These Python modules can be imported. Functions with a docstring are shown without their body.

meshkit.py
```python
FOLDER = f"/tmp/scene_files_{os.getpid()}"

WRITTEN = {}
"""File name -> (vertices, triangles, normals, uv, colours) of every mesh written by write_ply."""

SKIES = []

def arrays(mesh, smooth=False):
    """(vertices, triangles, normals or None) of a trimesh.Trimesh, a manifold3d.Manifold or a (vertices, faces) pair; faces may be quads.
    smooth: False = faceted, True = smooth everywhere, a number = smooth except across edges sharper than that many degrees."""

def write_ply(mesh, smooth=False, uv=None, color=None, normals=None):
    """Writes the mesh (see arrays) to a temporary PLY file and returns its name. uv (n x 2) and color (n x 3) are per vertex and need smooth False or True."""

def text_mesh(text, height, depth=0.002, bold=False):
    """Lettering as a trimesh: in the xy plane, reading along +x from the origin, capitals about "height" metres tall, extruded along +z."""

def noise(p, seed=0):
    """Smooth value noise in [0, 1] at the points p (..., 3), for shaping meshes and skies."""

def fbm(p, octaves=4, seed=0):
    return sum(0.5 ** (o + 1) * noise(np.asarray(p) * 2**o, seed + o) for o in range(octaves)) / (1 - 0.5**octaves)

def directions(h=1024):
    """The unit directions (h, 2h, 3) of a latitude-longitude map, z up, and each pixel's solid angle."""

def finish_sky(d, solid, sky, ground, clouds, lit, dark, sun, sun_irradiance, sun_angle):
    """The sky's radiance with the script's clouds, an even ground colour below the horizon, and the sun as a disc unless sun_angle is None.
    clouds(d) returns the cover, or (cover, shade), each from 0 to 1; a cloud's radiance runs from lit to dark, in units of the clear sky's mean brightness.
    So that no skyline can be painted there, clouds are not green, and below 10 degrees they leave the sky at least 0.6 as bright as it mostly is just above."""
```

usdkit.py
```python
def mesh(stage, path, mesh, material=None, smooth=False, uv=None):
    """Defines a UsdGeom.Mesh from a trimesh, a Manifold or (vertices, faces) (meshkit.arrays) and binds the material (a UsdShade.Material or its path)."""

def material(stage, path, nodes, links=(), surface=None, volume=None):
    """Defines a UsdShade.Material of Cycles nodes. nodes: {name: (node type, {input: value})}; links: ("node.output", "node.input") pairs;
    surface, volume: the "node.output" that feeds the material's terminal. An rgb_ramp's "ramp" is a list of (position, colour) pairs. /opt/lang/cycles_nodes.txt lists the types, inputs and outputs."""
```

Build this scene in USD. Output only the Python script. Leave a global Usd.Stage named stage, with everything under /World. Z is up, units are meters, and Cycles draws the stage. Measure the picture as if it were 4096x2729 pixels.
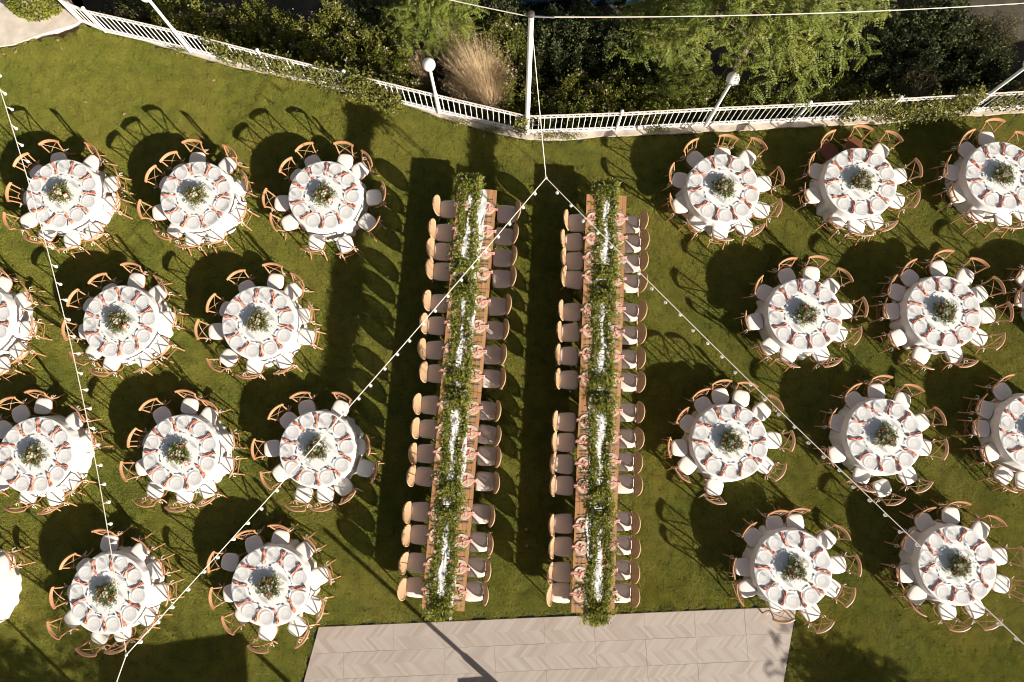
import math, numpy as np, trimesh, usdkit, meshkit
from pxr import Usd, UsdGeom, UsdLux, UsdShade, Gf, Sdf, Vt
from shapely.geometry import Polygon, Point, LineString
from shapely.prepared import prep

stage = Usd.Stage.CreateInMemory()
UsdGeom.SetStageUpAxis(stage, UsdGeom.Tokens.z)
UsdGeom.SetStageMetersPerUnit(stage, 1.0)
UsdGeom.Xform.Define(stage, '/World')
PI = math.pi
# ------------------------------------------------------------------ camera, sky, sun
W, H, F = 4096.0, 2729.0, 2993.3
PITCH, ROLL, CAMZ = math.radians(8.257), math.radians(-1.58), 18.69
SUN_EL, SUN_AZ = math.radians(23.6), (0.743, -0.669)
SKY, SUN, EXPO = 0.05, 1.25, 1.25
SUN_COL = (1.0, 0.94, 0.83)
fw = np.array([0, math.sin(PITCH), -math.cos(PITCH)])
r0 = np.array([1.0, 0, 0]); u0 = np.cross(r0, fw)
RT = math.cos(ROLL) * r0 + math.sin(ROLL) * u0
UP = -math.sin(ROLL) * r0 + math.cos(ROLL) * u0
EYE = np.array([0, 0, CAMZ])
cam = UsdGeom.Camera.Define(stage, '/World/camera')
cam.CreateFocalLengthAttr(36.0 * F / W); cam.CreateHorizontalApertureAttr(36.0); cam.CreateVerticalApertureAttr(36.0 * 682 / 1024)
cam.CreateClippingRangeAttr(Gf.Vec2f(0.1, 500)); cam.CreateExposureAttr(EXPO)
cam.AddTransformOp().Set(Gf.Matrix4d(*[float(x) for row in ((*RT, 0), (*UP, 0), (*-fw, 0), (*EYE, 1)) for x in row]))
sl = math.hypot(*SUN_AZ)
SD = np.array([SUN_AZ[0] / sl * math.cos(SUN_EL), SUN_AZ[1] / sl * math.cos(SUN_EL), math.sin(SUN_EL)])
SHX, SHY = -SD[0] / SD[2], -SD[1] / SD[2]        # shadow offset on the ground per metre of height
dome = UsdLux.DomeLight.Define(stage, '/World/sky')
dome.GetPrim().SetCustomDataByKey('kind', 'structure')
sky = usdkit.material(stage, '/World/Looks/sky', {
    's': ('sky_texture', {'sky_type': 'single_scattering', 'sun_disc': False, 'sun_elevation': SUN_EL, 'sun_rotation': math.atan2(SD[0], SD[1])}),
    'w': ('mix', {'mix_type': 'multiply', 'fac': 1.0, 'color2': (1.18, 0.95, 0.75)}),
    'b': ('background_shader', {'strength': SKY})}, [('s.color', 'w.color1'), ('w.color', 'b.color')], surface='b.background')
UsdShade.MaterialBindingAPI.Apply(dome.GetPrim()).Bind(sky)
sun = UsdLux.DistantLight.Define(stage, '/World/sun')
sun.CreateIntensityAttr(SUN); sun.CreateAngleAttr(0.5); sun.CreateNormalizeAttr(True); sun.CreateColorAttr(Gf.Vec3f(*SUN_COL))
zx = np.cross([0, 0, 1.0], SD); zx /= np.linalg.norm(zx); zy = np.cross(SD, zx)
sun.AddTransformOp().Set(Gf.Matrix4d(*[float(x) for row in ((*zx, 0), (*zy, 0), (*SD, 0), (0, 0, 30, 1)) for x in row]))


def at(px, py, z=0.0):
    """The world point at height z seen at the photograph's pixel."""
    d = fw + (px - W / 2) / F * RT + (H / 2 - py) / F * UP
    return EYE + d * ((z - CAMZ) / d[2])


def see(p):
    d = np.asarray(p, float) - EYE
    k = d @ fw
    return W / 2 + F * (d @ RT) / k, H / 2 - F * (d @ UP) / k


# ------------------------------------------------------------------ materials
def mat(name, col, rough=0.6, var=0.0, scale=6.0, bump=0.0, bscale=60.0, spec=0.4, trans=0.0, island=0.0, sheen=0.0, metal=0.0, rnd=0.0, tcol=None, col2=None, stretch=None, detail=4):
    """Principled with a noise between two tones, optional variation by object and island, bump and translucency."""
    a = np.array(col, float); b = np.array(col2, float) if col2 is not None else a * (1 - var)
    if col2 is None:
        a = a * (1 + var)
    n = {'g': ('geometry', {}), 'tc': ('texture_coordinate', {}), 'p': ('principled_bsdf', {'roughness': rough, 'specular_ior_level': spec, 'metallic': metal, 'sheen_weight': sheen})}
    l = []
    n['m'] = ('mapping', {'scale': stretch or (1, 1, 1)})
    l.append(('tc.object' if stretch else 'g.position', 'm.vector'))
    n['n'] = ('noise_texture', {'scale': scale, 'detail': detail}); l.append(('m.vector', 'n.vector'))
    n['r'] = ('rgb_ramp', {'ramp': [(0.3, tuple(b)), (0.7, tuple(a))]}); l.append(('n.fac', 'r.fac'))
    out = 'r.color'
    if island:
        n['h'] = ('hsv', {}); l.append((out, 'h.color'))
        n['mr'] = ('map_range', {'from_min': 0, 'from_max': 1, 'to_min': 1 - island, 'to_max': 1 + island}); l.append(('g.random_per_island', 'mr.value')); l.append(('mr.result', 'h.value'))
        n['mh'] = ('map_range', {'from_min': 0, 'from_max': 1, 'to_min': 0.5 - island * 0.06, 'to_max': 0.5 + island * 0.06}); l.append(('g.random_per_island', 'mh.value')); l.append(('mh.result', 'h.hue'))
        out = 'h.color'
    if rnd:
        n['oi'] = ('object_info', {}); n['or'] = ('map_range', {'from_min': 0, 'from_max': 1, 'to_min': 1 - rnd, 'to_max': 1 + rnd}); n['oh'] = ('hsv', {})
        l += [('oi.random', 'or.value'), ('or.result', 'oh.value'), (out, 'oh.color')]; out = 'oh.color'
    l.append((out, 'p.base_color'))
    if bump:
        n['bn'] = ('noise_texture', {'scale': bscale, 'detail': 3}); l.append(('m.vector', 'bn.vector'))
        n['bp'] = ('bump', {'strength': bump, 'distance': 0.01}); l.append(('bn.fac', 'bp.height')); l.append(('bp.normal', 'p.normal'))
    surf = 'p.BSDF'
    if trans:
        n['t'] = ('translucent_bsdf', {}); n['x'] = ('mix_closure', {'fac': trans})
        if tcol is not None:
            n['tm'] = ('mix', {'mix_type': 'multiply', 'fac': 1.0, 'color2': tcol}); l.append((out, 'tm.color1')); l.append(('tm.color', 't.color'))
        else:
            l.append((out, 't.color'))
        l += [('p.BSDF', 'x.closure1'), ('t.BSDF', 'x.closure2')]; surf = 'x.closure'
    return usdkit.material(stage, '/World/Looks/' + name, n, l, surface=surf)


def glassy(name, col, fac, rough=0.1):
    return usdkit.material(stage, '/World/Looks/' + name, {
        't': ('transparent_bsdf', {'color': (0.97, 0.97, 0.97)}), 'p': ('principled_bsdf', {'base_color': col, 'roughness': rough, 'specular_ior_level': 0.5}),
        'x': ('mix_closure', {'fac': fac})}, [('t.BSDF', 'x.closure1'), ('p.BSDF', 'x.closure2')], surface='x.closure')


M = dict(
    grass=mat('grass', (0.50, 0.50, 0.085), 0.5, trans=0.3, scale=0.8, col2=(0.27, 0.34, 0.052), rnd=0.22, island=0.35, spec=0.25, detail=6),
    turf=mat('turf', (0.05, 0.055, 0.018), 0.95, col2=(0.02, 0.028, 0.009), scale=9, detail=8),
    soil=mat('soil', (0.050, 0.040, 0.028), 0.95, var=0.4, scale=2.5, bump=0.6, bscale=9),
    pool=mat('pool_cover', (0.006, 0.022, 0.045), 0.35, var=0.2, scale=1.5),
    concrete=mat('concrete', (0.50, 0.43, 0.36), 0.85, var=0.16, scale=3.5, bump=0.35, bscale=30, detail=8),
    kerb=mat('kerb', (0.44, 0.37, 0.30), 0.85, var=0.25, scale=4.0, bump=0.5, bscale=22, detail=8),
    grout=mat('grout', (0.46, 0.39, 0.33), 0.9, var=0.1),
    white=mat('white_paint', (0.68, 0.655, 0.63), 0.45, var=0.04, scale=9),
    globe=mat('globe', (0.72, 0.70, 0.67), 0.25, trans=0.2),
    rail=mat('rusty_white', (0.68, 0.655, 0.63), 0.5, col2=(0.62, 0.46, 0.34), scale=5, detail=8),
    cloth=mat('tablecloth', (0.66, 0.645, 0.63), 0.85, var=0.02, trans=0.12, sheen=0.2, bump=0.08, bscale=7),
    cushion=mat('cushion', (0.66, 0.615, 0.565), 0.9, var=0.03, sheen=0.2, bump=0.18, bscale=13),
    seatfab=mat('seat_fabric', (0.60, 0.505, 0.45), 0.95, var=0.05, scale=200, sheen=0.3),
    bent=mat('bent_wood', (0.41, 0.205, 0.100), 0.42, col2=(0.30, 0.140, 0.065), scale=9, spec=0.45),
    dark=mat('dark_wood', (0.15, 0.05, 0.022), 0.4, var=0.15),
    rattan=mat('rattan', (0.40, 0.235, 0.125), 0.6, var=0.12, scale=12),
    cane=mat('cane', (0.43, 0.275, 0.155), 0.7, var=0.1, scale=30),
    plank=mat('plank', (0.37, 0.185, 0.082), 0.55, col2=(0.29, 0.140, 0.060), scale=4, stretch=(9, 0.9, 4), bump=0.1, bscale=30),
    plank2=mat('plank_pale', (0.43, 0.22, 0.10), 0.55, col2=(0.33, 0.165, 0.072), scale=4, stretch=(9, 0.9, 4), bump=0.1, bscale=30),
    iron=mat('iron', (0.10, 0.085, 0.07), 0.5, metal=0.4),
    rust=mat('rust_napkin', (0.56, 0.20, 0.115), 0.55, var=0.12, scale=25, sheen=0.5, trans=0.1),
    pink=mat('pink_napkin', (0.66, 0.30, 0.235), 0.7, var=0.08, scale=25, sheen=0.4, trans=0.15),
    steel=mat('steel', (0.66, 0.67, 0.70), 0.34, metal=1.0),
    gold=mat('beaded_glass', (0.74, 0.60, 0.47), 0.35, var=0.15, scale=90, spec=0.6),
    plate=glassy('clear_plate', (0.70, 0.68, 0.67), 0.30, 0.12),
    plate_in=glassy('clear_plate_ring', (0.62, 0.60, 0.60), 0.36, 0.15),
    glass=glassy('clear_glass', (0.55, 0.57, 0.62), 0.22, 0.05),
    pearl=glassy('candle_glass', (0.66, 0.60, 0.44), 0.42, 0.1),
    bulb=glassy('bulb_glass', (0.80, 0.80, 0.80), 0.55, 0.08),
    wax=mat('wax', (0.80, 0.74, 0.60), 0.6, trans=0.2),
    paper=mat('paper', (0.82, 0.81, 0.80), 0.8),
    ruscus=mat('ruscus_leaf', (0.48, 0.53, 0.085), 0.5, col2=(0.20, 0.29, 0.035), scale=5, trans=0.4, island=0.45, spec=0.5),
    wreathleaf=mat('wreath_leaf', (0.28, 0.34, 0.060), 0.5, col2=(0.10, 0.155, 0.026), scale=8, trans=0.25, island=0.45, spec=0.5),
    rosebush=mat('rose_leaf', (0.36, 0.41, 0.065), 0.6, col2=(0.15, 0.20, 0.030), scale=1.6, trans=0.4, island=0.45, spec=0.25),
    limebush=mat('lime_leaf', (0.33, 0.37, 0.036), 0.5, col2=(0.13, 0.175, 0.018), scale=1.8, trans=0.3, island=0.35),
    olive=mat('olive_leaf', (0.27, 0.25, 0.085), 0.5, col2=(0.12, 0.13, 0.040), scale=1.8, trans=0.25, island=0.4),
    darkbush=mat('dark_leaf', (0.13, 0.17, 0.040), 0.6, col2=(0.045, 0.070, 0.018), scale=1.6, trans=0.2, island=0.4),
    treeleaf=mat('tree_leaf', (0.34, 0.42, 0.06), 0.5, col2=(0.16, 0.25, 0.032), scale=1.3, trans=0.4, island=0.4, spec=0.5),
    vine=mat('vine_leaf', (0.32, 0.34, 0.055), 0.45, col2=(0.11, 0.15, 0.025), scale=4, trans=0.3, island=0.45),
    straw=mat('straw', (0.80, 0.63, 0.34), 0.8, var=0.25, scale=4, trans=0.2, island=0.3),
    bark=mat('bark', (0.13, 0.095, 0.065), 0.9, var=0.3, scale=14, bump=0.5, bscale=25),
    petal_w=mat('petal_white', (0.78, 0.70, 0.63), 0.7, trans=0.3, island=0.12),
    petal_p=mat('petal_pink', (0.72, 0.40, 0.32), 0.7, trans=0.3, island=0.15),
    petal_r=mat('petal_rust', (0.46, 0.13, 0.07), 0.7, trans=0.2, island=0.2),
    blossom=mat('blossom', (0.80, 0.60, 0.58), 0.7, trans=0.25, island=0.2),
    card=mat('number_card', (0.56, 0.15, 0.075), 0.7),
    cable=mat('white_cable', (0.60, 0.54, 0.47), 0.6),
    oil=glassy('oil_bottle', (0.50, 0.42, 0.10), 0.7, 0.1),
    canopy=mat('canopy_cloth', (0.70, 0.66, 0.60), 0.8),
    greypaint=mat('grey_paint', (0.20, 0.20, 0.20), 0.5),
)


def chevron_material():
    """Chevron plank print on porcelain: bands 0.30 m high across the tile, planks slanting both ways."""
    n, l = {}, []
    def add(name, kind, inp, *links):
        n[name] = (kind, inp); l.extend(links)
    add('tc', 'geometry', {})
    add('mp', 'mapping', {'mapping_type': 'texture', 'location': PAVE_O, 'rotation': (0, 0, PAVE_A)}, ('tc.position', 'mp.vector'))
    add('s', 'separate_xyz', {}, ('mp.vector', 's.vector'))
    add('yb', 'math', {'math_type': 'divide', 'value2': 0.295}, ('s.y', 'yb.value1'))
    add('pp', 'math', {'math_type': 'pingpong', 'value2': 1.0}, ('yb.value', 'pp.value1'))
    add('sh', 'math', {'math_type': 'multiply', 'value2': 0.265}, ('pp.value', 'sh.value1'))
    add('xx', 'math', {'math_type': 'add'}, ('s.x', 'xx.value1'), ('sh.value', 'xx.value2'))
    add('xd', 'math', {'math_type': 'divide', 'value2': 0.085}, ('xx.value', 'xd.value1'))
    add('fx', 'math', {'math_type': 'floor'}, ('xd.value', 'fx.value1'))
    add('fy', 'math', {'math_type': 'floor'}, ('yb.value', 'fy.value1'))
    add('cx', 'combine_xyz', {}, ('fx.value', 'cx.x'), ('fy.value', 'cx.y'))
    add('wn', 'white_noise_texture', {'dimensions': '3D'}, ('cx.vector', 'wn.vector'))
    add('fr', 'math', {'math_type': 'fraction'}, ('xd.value', 'fr.value1'))
    add('cg', 'combine_xyz', {'z': 0.0}, ('xd.value', 'cg.x'), ('yb.value', 'cg.y'))
    add('gm', 'mapping', {'scale': (3.0, 0.9, 1.0)}, ('cg.vector', 'gm.vector'))
    add('gn', 'noise_texture', {'scale': 1.6, 'detail': 6, 'roughness': 0.65}, ('gm.vector', 'gn.vector'))
    add('mx', 'math', {'math_type': 'multiply_add', 'value2': 0.55}, ('wn.value', 'mx.value1'), ('gh.value', 'mx.value3'))
    add('gh', 'math', {'math_type': 'multiply', 'value2': 0.75}, ('gn.fac', 'gh.value1'))
    add('rp', 'rgb_ramp', {'ramp': [(0.1, (0.225, 0.178, 0.145)), (0.5, (0.295, 0.243, 0.207)), (0.98, (0.345, 0.295, 0.258))]}, ('mx.value', 'rp.fac'))
    add('lt', 'math', {'math_type': 'less_than', 'value2': 0.05}, ('fr.value', 'lt.value1'))
    add('lm', 'math', {'math_type': 'multiply', 'value2': 0.22}, ('lt.value', 'lm.value1'))
    add('ml', 'mix', {'color2': (0.2, 0.15, 0.11)}, ('rp.color', 'ml.color1'), ('lm.value', 'ml.fac'))
    add('p', 'principled_bsdf', {'roughness': 0.55, 'specular_ior_level': 0.35}, ('ml.color', 'p.base_color'))
    return usdkit.material(stage, '/World/Looks/chevron_tile', n, l, surface='p.BSDF')


# ------------------------------------------------------------------ mesh building
class MB:
    def __init__(s):
        s.v, s.f, s.n = [], [], 0

    def add(s, v, f):
        v = np.asarray(v, float); f = np.asarray(f, int)
        if f.shape[1] == 4:
            f = np.vstack([f[:, [0, 1, 2]], f[:, [0, 2, 3]]])
        s.v.append(v); s.f.append(f + s.n); s.n += len(v)
        return s

    def box(s, c, size, rz=0.0, R=None):
        x, y, z = np.array(size) / 2
        v = np.array([[i * x, j * y, k * z] for i in (-1, 1) for j in (-1, 1) for k in (-1, 1)])
        if R is None:
            R = rot(rz)
        f = [[0, 1, 3, 2], [4, 6, 7, 5], [0, 4, 5, 1], [2, 3, 7, 6], [0, 2, 6, 4], [1, 5, 7, 3]]
        return s.add(v @ R.T + np.array(c), f)

    def tube(s, pts, rad, sides=6, flat=1.0, side=None, cap=True):
        """A tube along pts; flat scales the second section axis; side gives the first one."""
        P = np.asarray(pts, float); n = len(P)
        rad = np.broadcast_to(np.asarray(rad, float), (n,))
        T = np.gradient(P, axis=0); T /= np.linalg.norm(T, axis=1, keepdims=True) + 1e-12
        ref = np.array(side if side is not None else ([0, 0, 1.0] if abs(T[:, 2]).mean() < 0.8 else [1.0, 0, 0]), float)
        A = ref - (T @ ref)[:, None] * T; A /= np.linalg.norm(A, axis=1, keepdims=True) + 1e-12
        B = np.cross(T, A)
        th = np.arange(sides) / sides * 2 * PI + PI / sides
        v = P[:, None] + rad[:, None, None] * (np.cos(th)[None, :, None] * A[:, None] + flat * np.sin(th)[None, :, None] * B[:, None])
        i = np.arange(n - 1)[:, None] * sides + np.arange(sides)[None]; j = np.arange(n - 1)[:, None] * sides + (np.arange(sides)[None] + 1) % sides
        f = np.stack([i, j, j + sides, i + sides], -1).reshape(-1, 4)
        v = v.reshape(-1, 3); s.add(v, f)
        if cap:
            k = s.n - len(v)
            t = [[k, k + q + 1, k + q] for q in range(1, sides - 1)] + [[k + (n - 1) * sides, k + (n - 1) * sides + q, k + (n - 1) * sides + q + 1] for q in range(1, sides - 1)]
            s.f.append(np.array(t))
        return s

    def lathe(s, prof, seg=24, c=(0, 0, 0), sx=1.0, sy=1.0):
        pr = np.asarray(prof, float); n = len(pr)
        th = np.arange(seg) / seg * 2 * PI
        v = np.stack([pr[:, 0:1] * np.cos(th) * sx, pr[:, 0:1] * np.sin(th) * sy, np.repeat(pr[:, 1:2], seg, 1)], -1).reshape(-1, 3) + np.array(c)
        i = np.arange(n - 1)[:, None] * seg + np.arange(seg)[None]; j = np.arange(n - 1)[:, None] * seg + (np.arange(seg)[None] + 1) % seg
        return s.add(v, np.stack([i, j, j + seg, i + seg], -1).reshape(-1, 4))

    def grid(s, P):
        a, b = P.shape[:2]
        k = np.arange(a * b).reshape(a, b)
        return s.add(P.reshape(-1, 3), np.stack([k[:-1, :-1], k[1:, :-1], k[1:, 1:], k[:-1, 1:]], -1).reshape(-1, 4))

    def slab(s, outline, zs, scales):
        o = np.asarray(outline, float); n = len(o)
        v = [np.c_[o * sc, np.full(n, z)] for z, sc in zip(zs, scales)]
        k = len(zs)
        v = np.vstack(v + [np.array([[0, 0, zs[0]], [0, 0, zs[-1]]])])
        f = []
        for r in range(k - 1):
            for q in range(n):
                p = (q + 1) % n
                f += [[r * n + q, r * n + p, (r + 1) * n + p], [r * n + q, (r + 1) * n + p, (r + 1) * n + q]]
        for q in range(n):
            p = (q + 1) % n
            f += [[k * n, p, q], [k * n + 1, (k - 1) * n + q, (k - 1) * n + p]]
        return s.add(v, f)

    def leaves(s, P, D, N, L, wd, fold=0.15):
        """One folded four-cornered leaf at each point of P, pointing along D, facing N."""
        P, D, N = (np.asarray(x, float) for x in (P, D, N)); n = len(P)
        D = D / (np.linalg.norm(D, axis=1, keepdims=True) + 1e-9)
        S = np.cross(D, N); S /= np.linalg.norm(S, axis=1, keepdims=True) + 1e-9
        N = np.cross(S, D)
        L = np.broadcast_to(L, (n,))[:, None]; wd = np.broadcast_to(wd, (n,))[:, None]
        tip = P + D * L - N * L * 0.12; mid = P + D * L * 0.45
        v = np.stack([P, mid + S * wd * 0.5 + N * wd * fold, tip, mid - S * wd * 0.5 + N * wd * fold], 1).reshape(-1, 3)
        b = np.arange(n)[:, None] * 4
        return s.add(v, np.vstack([b + [0, 1, 2], b + [0, 2, 3]]))

    def arrays(s):
        return np.vstack(s.v), np.vstack(s.f)


def rot(a):
    c, q = math.cos(a), math.sin(a)
    return np.array([[c, -q, 0], [q, c, 0], [0, 0, 1.0]])


taken = {}


def numbered(parent, name):
    k = taken.get((parent, name), 0); taken[(parent, name)] = k + 1
    return f'{parent}/{name}' if k == 0 else f'{parent}/{name}_{k:03d}'


def tag(p, label=None, cat=None, group=None, kind=None):
    for k, v in (('label', label), ('category', cat), ('group', group), ('kind', kind)):
        if v:
            p.SetCustomDataByKey(k, v)
    return p


def part(name, mb, m, parent='/World', smooth=False, label=None, cat=None, group=None, kind=None, uv=None):
    parent = str(parent.GetPath()) if hasattr(parent, 'GetPath') else parent
    path = numbered(parent, name)
    v = mb.arrays() if isinstance(mb, MB) else mb
    p = usdkit.mesh(stage, path, v, M[m] if isinstance(m, str) else m, smooth=smooth)
    p.CreateDoubleSidedAttr(True)
    return tag(p.GetPrim(), label, cat, group, kind)


def thing(name, loc=(0, 0, 0), rz=0.0, label=None, cat=None, group=None, ref=None, scale=None, rxyz=None):
    x = UsdGeom.Xform.Define(stage, numbered('/World', name)); p = x.GetPrim()
    if ref is not None:
        p.GetReferences().AddInternalReference(ref.GetPath())
    x.ClearXformOpOrder()
    x.AddTranslateOp().Set(Gf.Vec3d(*map(float, loc)))
    if rxyz is not None:
        x.AddRotateXYZOp().Set(Gf.Vec3f(*map(float, rxyz)))
    else:
        x.AddRotateZOp().Set(math.degrees(rz))
    if scale is not None:
        x.AddScaleOp().Set(Gf.Vec3f(*(map(float, scale) if np.ndim(scale) else [float(scale)] * 3)))
    if ref is not None:
        p.SetInstanceable(True)
    return tag(p, label, cat, group)


stage.CreateClassPrim('/World/Prototypes')


def proto(name):
    return UsdGeom.Xform.Define(stage, '/World/Prototypes/' + name).GetPrim()


ORD = ['', 'first', 'second', 'third', 'fourth', 'fifth', 'sixth', 'seventh', 'eighth', 'ninth', 'tenth', 'eleventh', 'twelfth', 'thirteenth', 'fourteenth', 'fifteenth', 'sixteenth']
# ------------------------------------------------------------------ setting: lawn, path, pavement, kerb, garden
def xy(px, py, z=0.0):
    return tuple(at(px, py, z)[:2])


def sheet(poly, z):
    v, f = trimesh.creation.triangulate_polygon(poly, engine='earcut')
    return np.c_[v, np.full(len(v), z)], f


def prism(poly, z0, z1):
    m = trimesh.creation.extrude_polygon(poly, z1 - z0, engine='earcut'); m.apply_translation([0, 0, z0])
    return m


GARDEN_Z = -1.9
kerb_in = [(-60, 268), (0, 190), (250, 150), (330, 105), (400, 118), (600, 172), (750, 217), (925, 268), (1033, 290), (1230, 330), (1400, 373), (1605, 415), (1758, 470), (1924, 517), (2026, 545), (2115, 560), (2200, 563), (2307, 560), (2396, 549), (2560, 541), (2750, 535), (2850, 529), (3206, 510), (3519, 497), (3800, 470), (4096, 453), (4500, 425)]
kerb_in = [(-400, 300)] + [(-60, 197)] + kerb_in[2:]
fence_px = [(232, -70), (325, 86), (424, 127.6), (762, 204), (1084, 287), (1411, 367), (1758, 450), (2107, 532), (2465, 520), (2823.5, 500.6), (3177, 485), (3520, 466), (3866, 446), (4230, 425), (4600, 404)]
FZ = 0.07
fence = [np.array(xy(px, py, FZ)) for px, py in fence_px]
kin = [np.array(xy(*p)) for p in kerb_in[2:]]
back = []
for i, p in enumerate(fence):
    a, b = fence[max(0, i - 1)], fence[min(len(fence) - 1, i + 1)]
    d = (b - a) / np.linalg.norm(b - a); back.append(p + 0.10 * np.array([-d[1], d[0]]))
rng = np.random.default_rng(3)
kk = [kin[0]]
for a, b in zip(kin[1:-1], kin[2:]):
    n = max(1, int(np.linalg.norm(b - a) / 0.35))
    for t in range(n):
        kk.append(a + (b - a) * t / n + rng.normal(0, 0.012, 2))
kk.append(kin[-1])
kerb_poly = Polygon([tuple(p) for p in kk[2:]] + [tuple(p) for p in back[1:][::-1]]).buffer(0)
if kerb_poly.geom_type != 'Polygon':
    kerb_poly = max(kerb_poly.geoms, key=lambda g: g.area)
tag(part('kerb', prism(kerb_poly, GARDEN_Z - 0.3, 0.06), 'kerb'), kind='structure')

lawn_poly = Polygon([(-60, -60), (60, -60)] + [(60, kin[-1][1] + 2)] + [tuple(p) for p in kin[::-1]] + [xy(0, 175), (-60, xy(-100, 150)[1])])
lawn_poly = lawn_poly.buffer(0)
north = [tuple(p) for p in kin[::-1]]
tag(part('lawn', sheet(lawn_poly, -0.012), 'turf'), kind='structure')
# concrete path at the top left, ending at the gate post
path_poly = Polygon([xy(-900, 420), xy(-60, 197), xy(60, 180), xy(159, 143), xy(312, 97), xy(322, 84), xy(232, -70), xy(150, -330), xy(-900, -330)])
tag(part('path', prism(path_poly, -0.3, 0.035), 'concrete'), kind='structure')
gb = [tuple(p) for p in back]
garden_poly = Polygon([(-60, 60), (60, 60), (60, gb[-1][1])] + gb[::-1] + [xy(150, -330), (-60, xy(150, -330)[1])]).buffer(0.3)
gv, gf = trimesh.creation.triangulate_polygon(garden_poly, engine='earcut')
tag(part('garden_soil', (np.c_[gv, np.full(len(gv), GARDEN_Z)], gf), 'soil'), kind='structure')
pc = at(2250, -60, GARDEN_Z)
tag(part('pool_cover', MB().box((pc[0] + 1.2, pc[1] + 1.0, GARDEN_Z + 0.2), (9.0, 3.4, 0.4), rz=0.04), 'pool', label='dark blue covered pool in the shade beyond the garden shrubs', cat='pool cover'))

# pavement of chevron printed tiles
P0, P1 = at(1276, 2508), at(3079, 2430)
PAVE_A = math.atan2(P1[1] - P0[1], P1[0] - P0[0]); PAVE_O = tuple(map(float, P0))
M['tile'] = chevron_material()
pave_poly = Polygon([xy(1276, 2508), xy(3185, 2425), xy(3133, 2729), xy(3085, 3010), xy(1140, 3010), xy(1215, 2729)])
pv = UsdGeom.Xform.Define(stage, '/World/pavement').GetPrim(); tag(pv, kind='structure')
part('grout_bed', prism(pave_poly, -0.1, 0.0165), 'grout', pv)
ca, sa = math.cos(PAVE_A), math.sin(PAVE_A)
TW, TH = 1.2, 0.6
xo = (np.array(at(1373, 2506)) - P0) @ np.array([ca, sa, 0])
prep_pave = pave_poly.buffer(-0.003)
for j in range(6):
    for i in range(-2, 14):
        x0, x1, y1, y0 = xo + i * TW + 0.004, xo + (i + 1) * TW - 0.004, -j * TH - 0.004, -(j + 1) * TH + 0.004
        q = Polygon([(P0[0] + x * ca - y * sa, P0[1] + x * sa + y * ca) for x, y in ((x0, y0), (x1, y0), (x1, y1), (x0, y1))]).intersection(prep_pave)
        if q.is_empty or q.area < 0.01 or q.geom_type != 'Polygon':
            continue
        part('tile', prism(q, 0.0145, 0.0190 + 0.0008 * ((i * 7 + j * 5) % 3)), 'tile', pv)

# ------------------------------------------------------------------ lawn grass: patches of blades
grass_ok = prep(lawn_poly.difference(pave_poly.buffer(0.02)).difference(path_poly.buffer(0.03)).buffer(-0.065))


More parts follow.
